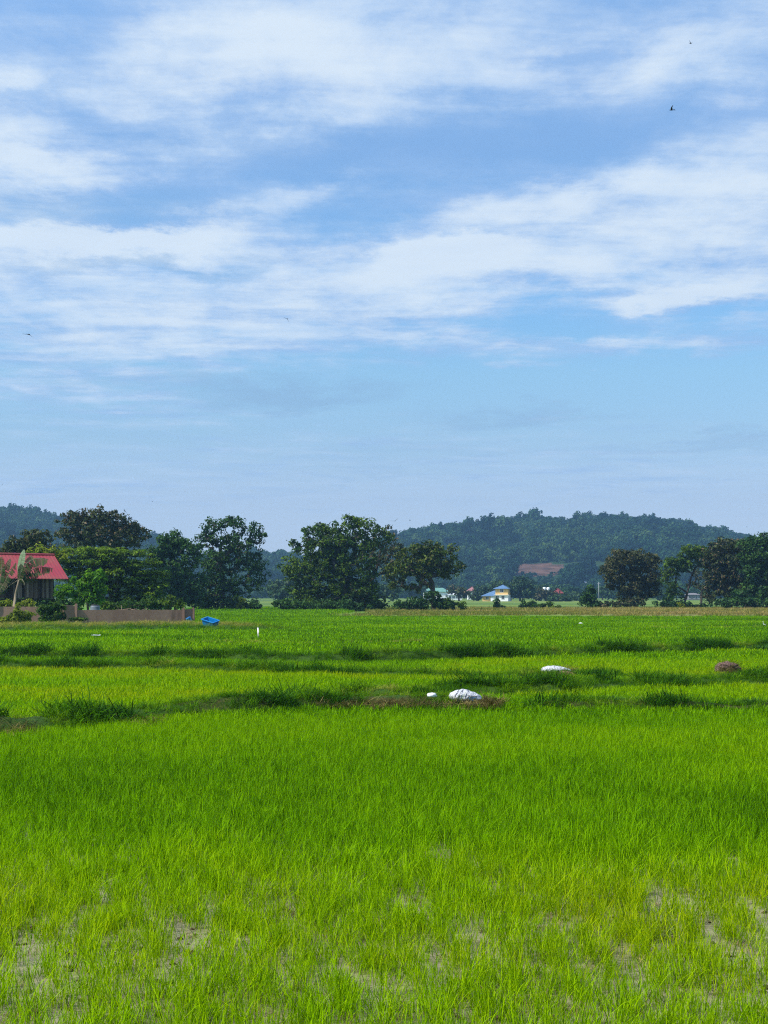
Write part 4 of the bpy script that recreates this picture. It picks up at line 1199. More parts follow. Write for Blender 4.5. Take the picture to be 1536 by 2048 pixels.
# ------------------------------------------------------------------ concrete wall
def concrete():
    t = NT('stained_concrete')
    o = t.obj()
    n1 = t.noise(t.scaled(o, (0.5, 0.5, 0.35)), 1.0, 6, 0.6)
    n2 = t.noise(o, 7.0, 5, 0.65)
    st = t.noise(t.scaled(o, (0.7, 0.7, 0.1), (3, 0, 0)), 1.0, 4, 0.6)
    c = t.mix(t.mapr(n1, 0.36, 0.64), (0.225, 0.125, 0.094), (0.30, 0.185, 0.142))
    c = t.mix(t.mapr(n2, 0.45, 0.7, 0, 0.4), c, (0.12, 0.085, 0.07))
    c = t.mix(t.mapr(st, 0.56, 0.66, 0, 0.8), c, (0.065, 0.040, 0.032))
    return t.solid(c, 0.9, 0.1, bump=n2, bstr=0.25)


CONC = concrete()


def brick():
    t = NT('brick')
    b = t.n('ShaderNodeTexBrick'); t.l(t.scaled(t.obj(), (1, 1, 1), (0, 0, 0), (R(90), 0, 0)), b.inputs[0])
    b.inputs['Scale'].default_value = 4.0
    b.inputs['Color1'].default_value = (0.20, 0.095, 0.07, 1); b.inputs['Color2'].default_value = (0.15, 0.075, 0.06, 1); b.inputs['Mortar'].default_value = (0.26, 0.20, 0.17, 1)
    b.inputs['Mortar Size'].default_value = 0.03
    return t.solid(b.outputs[0], 0.9, 0.1)


wall = empty('boundary_wall', (wx(150, 108), 108, 0), 'long stained concrete wall with a brick end in front of the stilt house', 'wall')
ox, oy = wall.location.x, 108.0


def wall_panel(px0, Y0, px1, Y1, top0, top1, thick=.14, jag=0.0):
    x0, x1 = wx(px0, Y0) - ox, wx(px1, Y1) - ox; y0, y1 = Y0 - oy, Y1 - oy
    z0, z1 = wz(top0, Y0), wz(top1, Y1)
    n = 24; vs = []
    for i in range(n + 1):
        t = i / n
        x = x0 + (x1 - x0) * t; y = y0 + (y1 - y0) * t; z = z0 + (z1 - z0) * t + random.uniform(-jag, jag)
        vs += [(x, y, -.1), (x, y, z), (x, y + thick, z), (x, y + thick, -.1)]
    fs = []
    for i in range(n):
        a = 4 * i; b = a + 4
        fs += [(a, b, b + 1, a + 1), (a + 1, b + 1, b + 2, a + 2), (a + 2, b + 2, b + 3, a + 3)]
    fs += [(0, 1, 2, 3), (4 * n + 3, 4 * n + 2, 4 * n + 1, 4 * n)]
    return MB().add(vs, fs)


wall_panel(-300, 107.4, 128, 108.4, 1214, 1213, jag=.012).build('panel', CONC, wall)
wall_panel(128.4, 108.45, 152, 108.9, 1210, 1212, jag=.02).build('panel', CONC, wall)
wall_panel(152.4, 108.95, 366, 110.6, 1220, 1219.5, jag=.008).build('panel', CONC, wall)
bm_ = wall_panel(368, 110.65, 386, 110.9, 1218.5, 1218, .2).build('brick_end', brick(), wall)
for px, Y, tp in ((152, 108.85, 1208), (367, 110.6, 1216.5), (386.5, 110.95, 1216)):
    x = wx(px, Y) - ox; y = Y - oy
    p = MB(); p.box(x - .09, x + .09, y - .06, y + .20, -.1, wz(tp, Y)); p.box(x - .03, x + .03, y + .02, y + .08, wz(tp, Y), wz(tp - 1.5, Y))
    p.build('post', CONC, wall)

# drum, rubble and poles behind the wall
GREYP = worn('grey_plastic', (0.10, 0.13, 0.15), (0.16, 0.19, 0.21), 4, 0.5, 0.3)
dr = empty('water_drum', (wx(190, 112), 112, 0), 'grey plastic drum standing behind the wall under the bright green tree', 'drum')
m = MB(); prof = [(0, .34), (.1, .38), (.35, .37), (.4, .40), (.45, .37), (.85, .37), (.9, .40), (.95, .37), (1.25, .37), (1.36, .33)]
m.tube([(0, 0, z) for z, r_ in prof], [r_ for z, r_ in prof], 24); m.build('body', GREYP, dr, True)
m = MB(); m.tube([(0, 0, 1.36), (0, 0, 1.44)], [.30, .28], 24); m.build('lid', worn('dark_plastic', (.03, .03, .035), (.05, .05, .055), 5, .5), dr, True)
STRAW = worn('dry_brush', (0.16, 0.11, 0.075), (0.30, 0.22, 0.16), 5, 0.9, 0.1)
m = MB(); rg = np.random.default_rng(5)
for k in range(60):
    a = np.array((wx(rg.uniform(238, 300), 119) - wx(265, 119), rg.uniform(-.5, .5), rg.uniform(.4, 1.0)))
    d = rg.normal(0, 1, 3) * (.5, .3, .22)
    m.tube([tuple(a), tuple(a + d)], [.03, .015], 5)
m.add([(-1.3, -.6, 0), (1.3, -.6, 0), (1.1, .6, 0), (-1.1, .6, 0), (-.5, -.2, .85), (.6, -.1, .8), (.4, .3, .8), (-.4, .3, .85)], [(0, 1, 5, 4), (1, 2, 6, 5), (2, 3, 7, 6), (3, 0, 4, 7), (4, 5, 6, 7)])
o = m.build('brush_pile', STRAW); o.location = (wx(265, 119), 119, 0)
tag(o, 'heap of dry cut branches showing over the top of the concrete wall', 'brush pile')

# ------------------------------------------------------------------ tubs, stakes, scraps
def blue_plastic():
    t = NT('blue_plastic')
    n = t.noise(t.obj(), 5.0, 4)
    return t.solid(t.mix(t.mapr(n, .35, .65), (0.003, 0.135, 0.40), (0.006, 0.20, 0.50)), 0.35, 0.5)


BLUE = blue_plastic()
WHITEP = worn('white_plastic', (0.62, 0.64, 0.64), (0.80, 0.80, 0.78), 6, 0.5, 0.4)


def tub(sx, sy, h, thick=.03, flare=.85):
    """open tapered trough"""
    m = MB()
    def ring(kx, ky, z):
        pts = []
        c = 0.22
        for (qx, qy) in ((1, 1), (-1, 1), (-1, -1), (1, -1)):
            for k in range(4):
                a0 = {(1, 1): 0, (-1, 1): 90, (-1, -1): 180, (1, -1): 270}[(qx, qy)] + k * 30
                r_ = min(kx, ky) * c
                pts.append((qx * (kx - r_) + r_ * math.cos(R(a0)), qy * (ky - r_) + r_ * math.sin(R(a0)), z))
        return pts
    rings = [ring(sx * flare, sy * flare, 0), ring(sx, sy, h - .04), ring(sx + .04, sy + .04, h - .04), ring(sx + .04, sy + .04, h), ring(sx - thick, sy - thick, h), ring(sx * flare - thick, sy * flare - thick, thick)]
    vs = [p for r_ in rings for p in r_]; fs = []
    for i in range(5):
        for k in range(16): fs.append((i * 16 + k, i * 16 + (k + 1) % 16, (i + 1) * 16 + (k + 1) % 16, (i + 1) * 16 + k))
    fs.append(tuple(range(15, -1, -1))); fs.append(tuple(80 + k for k in range(16)))
    m.add(vs, fs)
    return m


tx, ty = gp(421, 1262)
o = tub(.50, .27, .42).build('plastic_trough', BLUE); o.location = (tx, ty, .30); o.rotation_euler = (R(15), R(12), R(-36))
tag(o, 'bright blue plastic trough tipped over on the grassy rise', 'trough')
tx, ty = gp(395, 1246)
m = MB(); prof = [(0, .15), (.02, .16), (.36, .19), (.40, .20), (.40, .175), (.04, .14)]
m.tube([(0, 0, z) for z, r_ in prof], [r_ for z, r_ in prof], 20)
o = m.build('bucket', BLUE, None, True); o.location = (tx, ty - 4, .14); o.rotation_euler = (R(14), R(-28), 0)
tag(o, 'small blue bucket leaning by the brick end of the wall', 'bucket')


def lumpy(name, label, cat, loc, size, mat, seed, rot=0.0, amp=.25, freq=2.2, flatten=True, group=None, sub=4):
    bm = bmesh.new(); bmesh.ops.create_icosphere(bm, subdivisions=sub, radius=1.0)
    rg = np.random.default_rng(seed); ph = rg.uniform(0, 6, 6)
    co = np.array([v.co[:] for v in bm.verts])
    nz = fbm(co[:, 0] * freq + 10 + ph[0], co[:, 1] * freq + co[:, 2] * freq * .7 + 10, 4, seed) - .5
    wr = fbm(co[:, 0] * freq * 3 + 20, co[:, 2] * freq * 2 + co[:, 1] * 2 + 20, 3, seed + 5) - .5
    co = co * (1 + amp * nz * 2 + amp * .5 * wr)[:, None]
    if flatten: co[:, 2] = np.where(co[:, 2] < -.35, -.35 + (co[:, 2] + .35) * .15, co[:, 2])
    co = co * np.array(size)
    for v, c in zip(bm.verts, co): v.co = c
    me = bpy.data.meshes.new(name); bm.to_mesh(me); bm.free()
    o = link_mesh(name, me, mat, None, True)
    o.location = loc; o.rotation_euler = (0, 0, rot)
    return tag(o, label, cat, group)


def sack_material(name, printed):
    t = NT(name)
    o = t.obj()
    n = t.noise(o, 6.0, 4)
    c = t.mix(t.mapr(n, .3, .7), (0.50, 0.51, 0.55), (0.66, 0.66, 0.68))
    wv = t.noise(o, 60.0, 2)
    if printed:
        sep = t.n('ShaderNodeSeparateXYZ'); t.l(o, sep.inputs[0])
        u = t.math('ADD', t.math('MULTIPLY', sep.outputs[0], 1.0), t.math('MULTIPLY', sep.outputs[2], -0.55))
        u = t.math('ADD', u, t.math('MULTIPLY', t.math('SUBTRACT', t.noise(o, 5.0, 3), .5), .10))
        stripe = t.math('MULTIPLY', t.mapr(t.math('ABSOLUTE', t.math('SUBTRACT', u, -.17)), .016, .010), 1.0)
        s2 = t.mapr(t.math('ABSOLUTE', t.math('SUBTRACT', u, -.24)), .016, .010)
        s3 = t.mapr(t.math('ABSOLUTE', t.math('SUBTRACT', u, -.05)), .010, .005)
        broken = t.mapr(t.noise(o, 11.0, 2), .45, .55)
        c = t.mix(t.math('MULTIPLY', t.math('MAXIMUM', t.math('MAXIMUM', stripe, s2), s3), broken), c, (0.045, 0.055, 0.085))
        # blue printed panel with a dark edge
        pu = t.math('ABSOLUTE', t.math('SUBTRACT', u, .09)); pv = t.math('ABSOLUTE', t.math('SUBTRACT', sep.outputs[2], .055))
        edge = t.math('MULTIPLY', t.mapr(pu, .088, .082), t.mapr(pv, .055, .050))
        pan = t.math('MULTIPLY', t.mapr(pu, .070, .064), t.mapr(pv, .038, .034))
        c = t.mix(edge, c, (0.03, 0.035, 0.05)); c = t.mix(pan, c, (0.13, 0.38, 0.62))
        u4 = t.mapr(t.math('ABSOLUTE', t.math('SUBTRACT', u, -.005)), .012, .008)
        c = t.mix(t.math('MULTIPLY', t.math('MULTIPLY', u4, t.mapr(sep.outputs[2], .06, .04)), .9), c, (0.42, 0.13, 0.14))
    sz_ = t.n('ShaderNodeSeparateXYZ'); t.l(o, sz_.inputs[0])
    dirt = t.math('MULTIPLY', t.mapr(t.math('ADD', sz_.outputs[2], t.math('MULTIPLY', t.noise(o, 9.0, 4), .12)), .13, .04), .75)
    c = t.mix(dirt, c, (.20, .165, .11))
    cr_ = t.noise(t.scaled(o, (1, 1.6, .5)), 13.0, 5, .6)
    c = t.mix(t.mapr(cr_, .42, .30, 0, .55), c, (.26, .27, .30))
    return t.solid(c, 0.55, 0.3, bump=t.math('ADD', t.math('MULTIPLY', cr_, 1.6), t.math('MULTIPLY', wv, .2)), bstr=.9, bdist=.05)


SACK_P = sack_material('printed_sack', True)
SACK = sack_material('white_sack', False)


def sack(name, label, loc, L, hgt, dep, mat, seed, rot=0, taper=.5):
    """slumped filled sack lying on its side: puckered folds, one end tied narrower"""
    n = 44; ns = 36
    V = []
    for i in range(n + 1):
        t = i / n; u = -1 + 2 * t
        r = max(0.02, (1 - abs(u) ** 3.2)) ** .5
        r *= 1 - taper * max(0, u) ** 1.6
        for k in range(ns):
            a = 2 * math.pi * k / ns
            fold = 1 + .05 * math.sin(a * 5 + seed + u * 4) * abs(u) ** 2 + .20 * (float(fbm(np.array([u * 2.2 + math.cos(a) + seed * 7.1 + 20]), np.array([math.sin(a) * 1.6 + u * .8 + 20]), 3, seed)[0]) - .5) * 2
            y = math.cos(a) * dep * r * fold; z = math.sin(a) * hgt * r * fold
            z = z + hgt * .62
            z = max(z, -.02 - .01 * math.sin(a * 3))
            V.append((u * L / 2 * (1 + .04 * math.sin(3 * a + seed)), y, z * (1 - .22 * max(0, u)) + .004 * math.sin(u * 17 + 3 * a)))
    Fq = [(i * ns + k, i * ns + (k + 1) % ns, (i + 1) * ns + (k + 1) % ns, (i + 1) * ns + k) for i in range(n) for k in range(ns)]
    m = MB(); m.add(V, Fq + [tuple(range(ns - 1, -1, -1)), tuple(n * ns + k for k in range(ns))])
    o = m.build(name, mat, None, True)
    o.location = loc; o.rotation_euler = (0, 0, rot)
    return tag(o, label, 'sack', 'white sacks left on the banks')


x, y = gp(930, 1401, .2); sack('sack', 'white sack with dark stripes and a blue patch on the brown bank edge', (x, y - .1, .19), .60, .14, .20, SACK_P, 3, R(-4), .35)
x, y = gp(1113, 1347, .15); sack('sack', 'plain white sack slumped on the grassy bank beyond the striped one', (x, y, .16), .80, .115, .26, SACK, 5, R(10), .2)
x, y = gp(864, 1392, .36); lumpy('plastic_scrap', 'small crumpled white plastic scrap left of the striped sack', 'scrap', (x, y, .37), (.085, .07, .06), WHITEP, 8, sub=3, amp=.4)
x, y = gp(404, 1263); lumpy('plastic_scrap', 'small white plastic scrap beside the tipped blue trough', 'scrap', (x, y, .12), (.11, .08, .07), WHITEP, 9, sub=3, amp=.4)
x, y = gp(1162, 1253.5); lumpy('plastic_scrap', 'tiny white scrap alone in the far rice below the far red roof', 'scrap', (x, y, .22), (.13, .1, .07), WHITEP, 10, sub=3, amp=.4)
CLOD = worn('brown_clods', (0.055, 0.036, 0.028), (0.21, 0.14, 0.115), 26, 0.95, 0.05, bstr=1.0)
x, y = gp(1458, 1341, .18); lumpy('soil_mound', 'purplish brown mound of soil on the bank at the right edge of the field', 'mound', (x, y + .2, .20), (.31, .25, .19), CLOD, 12, amp=.34, freq=5, sub=5)
x, y = gp(1128, 1349, .15); lumpy('soil_mound', 'small tan heap of straw and soil in front of the plain white sack', 'mound', (x, y - .3, .12), (.24, .16, .13), worn('straw_soil', (.12, .085, .05), (.30, .22, .13), 24, .95, .05, bstr=1.0), 14, amp=.3, freq=4, sub=4)
x, y = gp(1000, 1408, .12); lumpy('soil_mound', 'reddish brown heap of dead straw at the right end of the striped sack', 'mound', (x - .34, y - .05, .03), (.30, .2, .15), worn('dead_straw_heap', (.07, .042, .026), (.22, .15, .09), 24, .95, .05, bstr=1.0), 15, amp=.3, freq=4, sub=5)

x, y = gp(516, 1284)
st = empty('marker_stake', (x, y, 0), 'thin white upright stake standing alone in the far paddy', 'stake')
m = MB(); m.tube([(0, 0, -.1), (.005, 0, .45), (0, 0, .66)], [.036, .034, .034], 10); m.tube([(0, 0, .66), (0, 0, .68)], [.034, .02], 10)
m.build('pole', WHITEP, st, True)
m = MB(); m.tube([(-.10, -.05, .02), (-.04, -.02, .10), (.0, 0, .12)], [.012, .012, .01], 6); m.build('tie_wire', WHITEP, st, True)
x, y = gp(193, 1281)
m = MB(); Mr = Matrix.Rotation(R(3), 4, 'Y')
m.box(-.28, .30, -.06, .06, .20, .26, Mr); m.box(-.42, -.27, -.02, .02, .20, .225, Mr); m.box(.20, .30, -.05, .05, .262, .30, Mr)
o = m.build('white_board', WHITEP); o.location = (x, y, 0.10); o.rotation_euler = (0, 0, R(4)); o.scale = (.62, .7, .7)
tag(o, 'short white board lying in the rice below the concrete wall', 'board')

# egret
x, y = gp(1528, 1256)
eg = empty('egret', (x, y, 0), 'white egret standing in the rice at the right edge, neck raised', 'bird')
m = MB()
m.tube([(.22, 0, .17), (.16, 0, .20), (.08, 0, .235), (0, 0, .265), (-.06, 0, .31), (-.075, 0, .36), (-.05, 0, .41), (-.055, 0, .455), (-.085, 0, .475), (-.11, 0, .472)],
       [.008, .035, .058, .06, .036, .024, .022, .022, .026, .010], 12)
m.build('body', worn('white_feather', (.8, .8, .78), (.86, .86, .84), 8, .7, .2), eg, True)
m = MB(); m.tube([(-.105, 0, .472), (-.18, 0, .462)], [.010, .003], 6); m.build('bill', worn('yellow_bill', (.6, .4, .05), (.65, .45, .08)), eg, True)
for s in (-1, 1):
    m = MB(); m.tube([(.02, .025 * s, .22), (.03, .025 * s, .11), (.015, .025 * s, 0)], [.01, .007, .006], 6); m.build('leg', worn('dark_leg', (.03, .03, .02), (.05, .05, .03)), eg, True)
eg.scale = (.8, .8, .86)

# ------------------------------------------------------------------ grass clumps one can pick out on the banks
GC = 'big weed clumps on the banks'
def grass_clump(label, px, py, w_px, h_px, seed, tint=(0.010, 0.045, .008), z=.1, n=260, wide=.012):
    x, y = gp(px, py, z); s = y / F
    W, Hh = w_px * s / 2, h_px * s
    rg = np.random.default_rng(seed); n = int(n * 1.7); wide = min(wide, .03) * .6; Hh *= .8
    V = []; Fc = []; br = []; cl = []
    for b in range(n):
        a = rg.uniform(0, 6.283); rad = math.sqrt(rg.uniform()) * .8
        bx, by = rad * W * math.cos(a), rad * W * .7 * math.sin(a)
        h = Hh * (1 - .55 * rad * rad) * rg.uniform(.55, 1.15); a2 = a + rg.normal(0, .6)
        le = (.15 + .5 * rad) * rg.uniform(.4, 1.5); dr = rg.uniform(.1, .9)
        tw = a2 + math.pi / 2 + rg.normal(0, .4); wd = (math.cos(tw), math.sin(tw)); rv = rg.uniform(); cv = rg.uniform()
        n0 = len(V)
        for t, ww in ((0, .6), (.35, 1), (.7, .85), (1, .1)):
            off = (le * t + dr * t * t) * h; zz = h * (t - .35 * dr * t ** 3)
            for sg in (-1, 1):
                V.append((bx + math.cos(a2) * off + wd[0] * wide * ww * sg * .5, by + math.sin(a2) * off + wd[1] * wide * ww * sg * .5, zz)); br.append(rv); cl.append(cv)
        for q in range(3): Fc.append((n0 + 2 * q, n0 + 2 * q + 1, n0 + 2 * q + 3, n0 + 2 * q + 2))
    me = np_mesh('grass_clump', V, Fc, {'br': ('POINT', br), 'cl': ('POINT', cl)})
    o = link_mesh('grass_clump', me, CLUMP_M); o.location = (x, y, z - .05)
    return tag(o, label, 'grass clump', GC)


CLUMP_M = leaf_material('clump_blade', (0.016, 0.065, 0.010), (0.055, 0.135, 0.012), None, 0.35, 1.5, (.5, 1.6))
grass_clump('big dark weed clump behind and right of the striped sack', 962, 1372, 92, 30, 1, n=420)
grass_clump('tall yellowish weed clump behind the big dark one near the striped sack', 945, 1352, 60, 26, 2, n=160)
grass_clump('tall dark grass clump on the bank left of the soil mound', 1335, 1366, 80, 38, 3, n=420)
grass_clump('low dark grass clump just left of the soil mound', 1440, 1356, 70, 22, 4, n=260)
grass_clump('bluish green weed clump on the near right bank, left of two', 1215, 1407, 72, 32, 5, n=420, wide=.024)
grass_clump('smaller weed clump right of the bluish green one on the near right bank', 1298, 1412, 46, 22, 6, n=240, wide=.024)
grass_clump('wide bluish green weed clump at the right edge of the near bank', 1510, 1415, 90, 36, 7, n=520, wide=.026)
grass_clump('short weed clump in the middle of the near right bank gap', 1390, 1414, 50, 20, 8, n=200, wide=.022)
grass_clump('dark weed clump on the near left bank close to the left edge', 88, 1448, 62, 30, 9, n=320)
grass_clump('rounded weed clump on the middle of the near left bank', 320, 1423, 60, 36, 10, n=340)
grass_clump('dark weed clump beside bare soil on the near left bank', 395, 1420, 44, 24, 11, n=240)
grass_clump('weed clump on the left bank between the small tuft and the rounded clump', 190, 1432, 60, 30, 12, n=300)
grass_clump('isolated weed tuft on the slope left of the small white scrap', 680, 1390, 44, 20, 13, n=200)
grass_clump('dark grass tuft on the far bank above the bright left paddy', 600, 1340, 56, 20, 14, n=260)
grass_clump('dark grass tuft at the right edge of the far bank', 1525, 1302, 40, 24, 15, n=220, wide=.04)
grass_clump('round dark tuft on the far bank near the middle of the field', 690, 1326, 60, 18, 16, n=260, wide=.03)

# ------------------------------------------------------------------ far houses
WHITEW = worn('white_wall', (.76, .78, .79), (.86, .86, .86), 1.2, .8, .2)
YELLOWW = worn('yellow_wall', (.66, .42, .15), (.74, .50, .20), 1.0, .8, .2)
BLUER = worn('blue_roof', (.070, .15, .28), (.11, .20, .35), .8, .5, .4)
GLASSD = worn('dark_window', (.02, .022, .025), (.04, .04, .045), 2, .3, .5)
REDR = worn('maroon_roof', (.17, .030, .030), (.22, .045, .04), .8, .6, .3)
GREENR = worn('green_roof', (.10, .25, .19), (.17, .32, .26), .5, .5, .4)
PINKR = worn('pink_roof', (.29, .115, .115), (.36, .17, .16), .6, .6, .3)
GREYR = worn('pale_metal_roof', (.55, .58, .60), (.68, .70, .72), .6, .5, .4)


def hip(x0, x1, y0, y1, z0, z1, inset, th=.15):
    """hipped roof with ridge along x"""
    ym = (y0 + y1) / 2
    vs = [(x0, y0, z0), (x1, y0, z0), (x1, y1, z0), (x0, y1, z0), (x0 + inset, ym, z1), (x1 - inset, ym, z1), (x0, y0, z0 - th), (x1, y0, z0 - th), (x1, y1, z0 - th), (x0, y1, z0 - th)]
    return MB().add(vs, [(0, 1, 5, 4), (1, 2, 5), (2, 3, 4, 5), (3, 0, 4), (6, 7, 1, 0), (7, 8, 2, 1), (8, 9, 3, 2), (9, 6, 0, 3), (9, 8, 7, 6)])


def window(parent, x, z, y, w=1.0, h=1.1):
    m = MB(); m.box(x - w / 2 - .08, x + w / 2 + .08, y - .06, y - .003, z - h / 2 - .08, z - h / 2); m.box(x - w / 2 - .08, x + w / 2 + .08, y - .06, y - .003, z + h / 2, z + h / 2 + .08)
    for xx in (x - w / 2 - .08, x + w / 2, x - .03): m.box(xx, xx + .08, y - .055, y - .003, z - h / 2, z + h / 2)
    fr = m.build('window', WHITEW, parent)
    m = MB(); m.box(x - w / 2, x + w / 2, y - .03, y - .004, z - h / 2, z + h / 2); m.build('pane', GLASSD, fr)


Yh_ = 500.0
def hx(px): return wx(px, Yh_)
def hz(py): return wz(py, Yh_)
cx_ = hx(1000)
fh = empty('house', (cx_, Yh_, 0), 'far two-storey house with yellow upper floor, white ground floor and blue roof', 'house', None, R(-16))
fh.scale = (1, 1, 1.07)
def lx(px): return hx(px) - cx_
zb, zm, zt = 0.0, hz(1191), hz(1178.8)
m = MB(); m.box(lx(981), lx(1016.5), 0, 6.5, zb, zm); m.build('ground_floor', WHITEW, fh)
m = MB(); m.box(lx(990.5), lx(1016), .05, 6.4, zm, zt); m.build('upper_floor', YELLOWW, fh)
m = MB(); m.box(lx(963.5), lx(980.9), .6, 5.5, zb, hz(1191.5)); m.build('wing', YELLOWW, fh)
hip(lx(986.5), lx(1018.5), -.6, 7.0, zt + .01, hz(1171.5), 3.0).build('roof', BLUER, fh)
# lower roof rising from the wing to the upper floor
m = MB()
A = [(lx(961), -.1, hz(1192.5)), (lx(990.3), -.5, hz(1192)), (lx(990.3), 3.0, hz(1182)), (lx(984), 3.0, hz(1182.5)), (lx(961), 6, hz(1192.5)), (lx(990.3), 6, hz(1192))]
m.add(A + [(a, b, c - .15) for a, b, c in A], [(0, 1, 2, 3), (0, 3, 4), (4, 3, 2, 5), (6, 7, 1, 0), (6, 9, 8, 7), (10, 9, 6), (11, 8, 9, 10), (4, 10, 6, 0), (5, 11, 10, 4), (1, 7, 8, 2), (2, 8, 11, 5)])
m.build('lower_roof', BLUER, fh)
m = MB(); m.box(lx(988), lx(1018.5), -.5, -.002, zm - .05, zm + .12); m.build('ledge', WHITEW, fh)
window(fh, lx(1003.5), hz(1182.8), .05, 1.1, 1.0); window(fh, lx(994.5), hz(1195.5), 0, 1.0, 1.1); window(fh, lx(1006), hz(1195.5), 0, 1.0, 1.1); window(fh, lx(973.5), hz(1196.2), .6, .9, .8)


def small_house(name, label, px0, px1, wall_top, roof_top, base, Y, wallm, roofm, depth=6, inset=2.0, nwin=2, z0=0.0, cat='house'):
    cx = wx((px0 + px1) / 2, Y)
    h = empty(name, (cx, Y, z0), label, cat, 'far houses at the foot of the hill')
    x0, x1 = wx(px0, Y) - cx, wx(px1, Y) - cx
    zt = wz(wall_top, Y) - z0
    m = MB(); m.box(x0 + .5, x1 - .5, .5, depth - .5, -.2, zt); m.build('wall', wallm, h)
    hip(x0, x1, 0, depth, zt + .16, wz(roof_top, Y) - z0, inset).build('roof', roofm, h)
    for i in range(nwin):
        window(h, x0 + (x1 - x0) * (i + .5) / nwin, zt * .55, .5, 1.0, 1.0)
    return h


small_house('house', 'far house with a maroon roof right of the white water tanks', 1107, 1128, 1187, 1177, 1202, 545, worn('brown_wall', (.12, .09, .08), (.18, .13, .11)), REDR, 7, 2.5)
small_house('bungalow', 'far long white bungalow half hidden by a dark spreading tree', 896, 926, 1190, 1185.5, 1197, 610, WHITEW, GREYR, 7, 2, 4)
small_house('hall', 'far long hall with a pale green metal roof behind the olive topped tree', 846, 900, 1184, 1175.5, 1195, 640, WHITEW, GREENR, 12, 3, 4, cat='hall')
small_house('house', 'far house with a faded pink roof left of the far yellow and white house', 934, 956, 1182.5, 1173, 1192, 690, WHITEW, PINKR, 9, 3, 2)
small_house('house', 'small white house left of the conical dark bush at the hill foot', 1150, 1160, 1187, 1183, 1193, 720, WHITEW, GREYR, 6, 1, 1)
small_house('house', 'pale house half hidden behind the gap of the bare arching limbs', 1376, 1402, 1190, 1186, 1196, 640, worn('grey_wall', (.12, .11, .12), (.17, .16, .16)), worn('dull_roof', (.16, .15, .16), (.22, .2, .2)), 8, 2, 3)


def hill_solve(px, py):
    for Y in np.arange(YB, YR, 2.0):
        z = float(hill_z(np.array([float(px)]), np.array([Y]))[0])
        if wz(py, Y) <= z: return Y, z
    return YR, float(hill_z(np.array([float(px)]), np.array([YR]))[0])


for (lab, p0, p1, wt, rt, bs) in (('long pale shed on the hillside above the far yellow and white house', 957, 973, 1139, 1135.5, 1143), ('small white building on the hill foot above the conical dark bush', 1169, 1180, 1168, 1162, 1173),
                                  ('tiny white roof on the hillside left of the red earth cut', 1011, 1018, 1145.5, 1143, 1147), ('white building high behind the forked bare limbs of the olive topped tree', 889, 902, 1163, 1158, 1168)):
    Y, z = hill_solve((p0 + p1) / 2, bs)
    small_house('shed' if 'shed' in lab else 'building', lab, p0, p1, wt, rt, bs, Y - 14, WHITEW, GREYR, 8, .5, 2, z - 3, 'shed' if 'shed' in lab else 'building')

# water tanks
wt = empty('water_tower', (wx(1092.5, 530), 530, 0), 'pair of white cylindrical water tanks on a frame above dark bushes', 'water tower')
zt_ = wz(1182, 530)
m = MB()
for sx in (-1.2, 1.2):
    for sy in (-.7, .7): m.box(sx - .07, sx + .07, sy - .07, sy + .07, 0, zt_ - .1)
m.box(-1.5, 1.5, -.95, .95, zt_ - .1, zt_); m.build('frame', worn('steel', (.12, .12, .12), (.2, .19, .18)), wt)
for sx in (-.72, .72):
    m = MB(); pr = [(0, .56), (.05, .6), (1.15, .6), (1.3, .5), (1.4, .2)]
    m.tube([(sx, 0, zt_ + z) for z, r_ in pr], [r_ for z, r_ in pr], 18); m.build('tank', WHITEW, wt, True)
# poles
for (lab, px, top, base, Y, mt) in (('dark wooden utility pole left of the far yellow and white house', 946.5, 1171, 1203, 500, WOOD_DARK), ('thin pale utility pole right of the conical dark bush', 1197.5, 1164, 1200, 520, worn('grey_pole', (.30, .31, .32), (.38, .39, .4)))):
    po = empty('utility_pole', (wx(px, Y), Y, 0), lab, 'utility pole', 'utility poles near the far houses')
    zt_ = wz(top, Y); m = MB(); m.tube([(0, 0, -.2), (0, 0, zt_)], [.12, .08], 8); m.build('pole', mt, po, True)
    m = MB(); m.box(-.7, .7, -.05, .05, zt_ - .55, zt_ - .43); m.build('crossarm', mt, po)

# palm beside the tanks
Y = 535.0
pa = empty('palm_tree', (wx(1080, Y), Y, 0), 'small dark palm with drooping fronds left of the white water tanks', 'palm')
m = MB(); ztp = wz(1174, Y); m.tube([(0, 0, -.1), (.1, 0, ztp * .5), (0, 0, ztp)], [.2, .15, .13], 8); m.build('trunk', BARK, pa, True)
rg = np.random.default_rng(77); V = []; Fq = []; br = []; cl = []
for f_ in range(18):
    a = rg.uniform(0, 6.28); elv = rg.uniform(.1, 1.2); Lf = rg.uniform(2.2, 3.2)
    for i in range(16):
        t = i / 15; rr = Lf * t * math.cos(elv * (1 - .3 * t)); zz = Lf * t * math.sin(elv) - 1.5 * t * t
        c = np.array((rr * math.cos(a), rr * math.sin(a), ztp + zz)); wl = .7 * (1 - .6 * abs(t - .4))
        for sg in (-1, 1):
            sd_ = np.array((-math.sin(a), math.cos(a), 0)) * sg; f2 = np.array((math.cos(a), math.sin(a), -.3))
            n0 = len(V); V += [c, c + f2 * .1, c + sd_ * wl + f2 * .45 + np.array((0, 0, -.35)), c + sd_ * wl * .9 + f2 * .3 + np.array((0, 0, -.35))]
            Fq.append((n0, n0 + 1, n0 + 2, n0 + 3)); br += [rg.uniform()] * 4; cl += [rg.uniform()] * 4
link_mesh('crown', np_mesh('crown', V, Fq, {'br': ('POINT', br), 'cl': ('POINT', cl)}), L_far, pa)

# ------------------------------------------------------------------ birds in flight
FEATHER = worn('black_feather', (.010, .011, .014), (.018, .019, .022), 20, .6, .3)


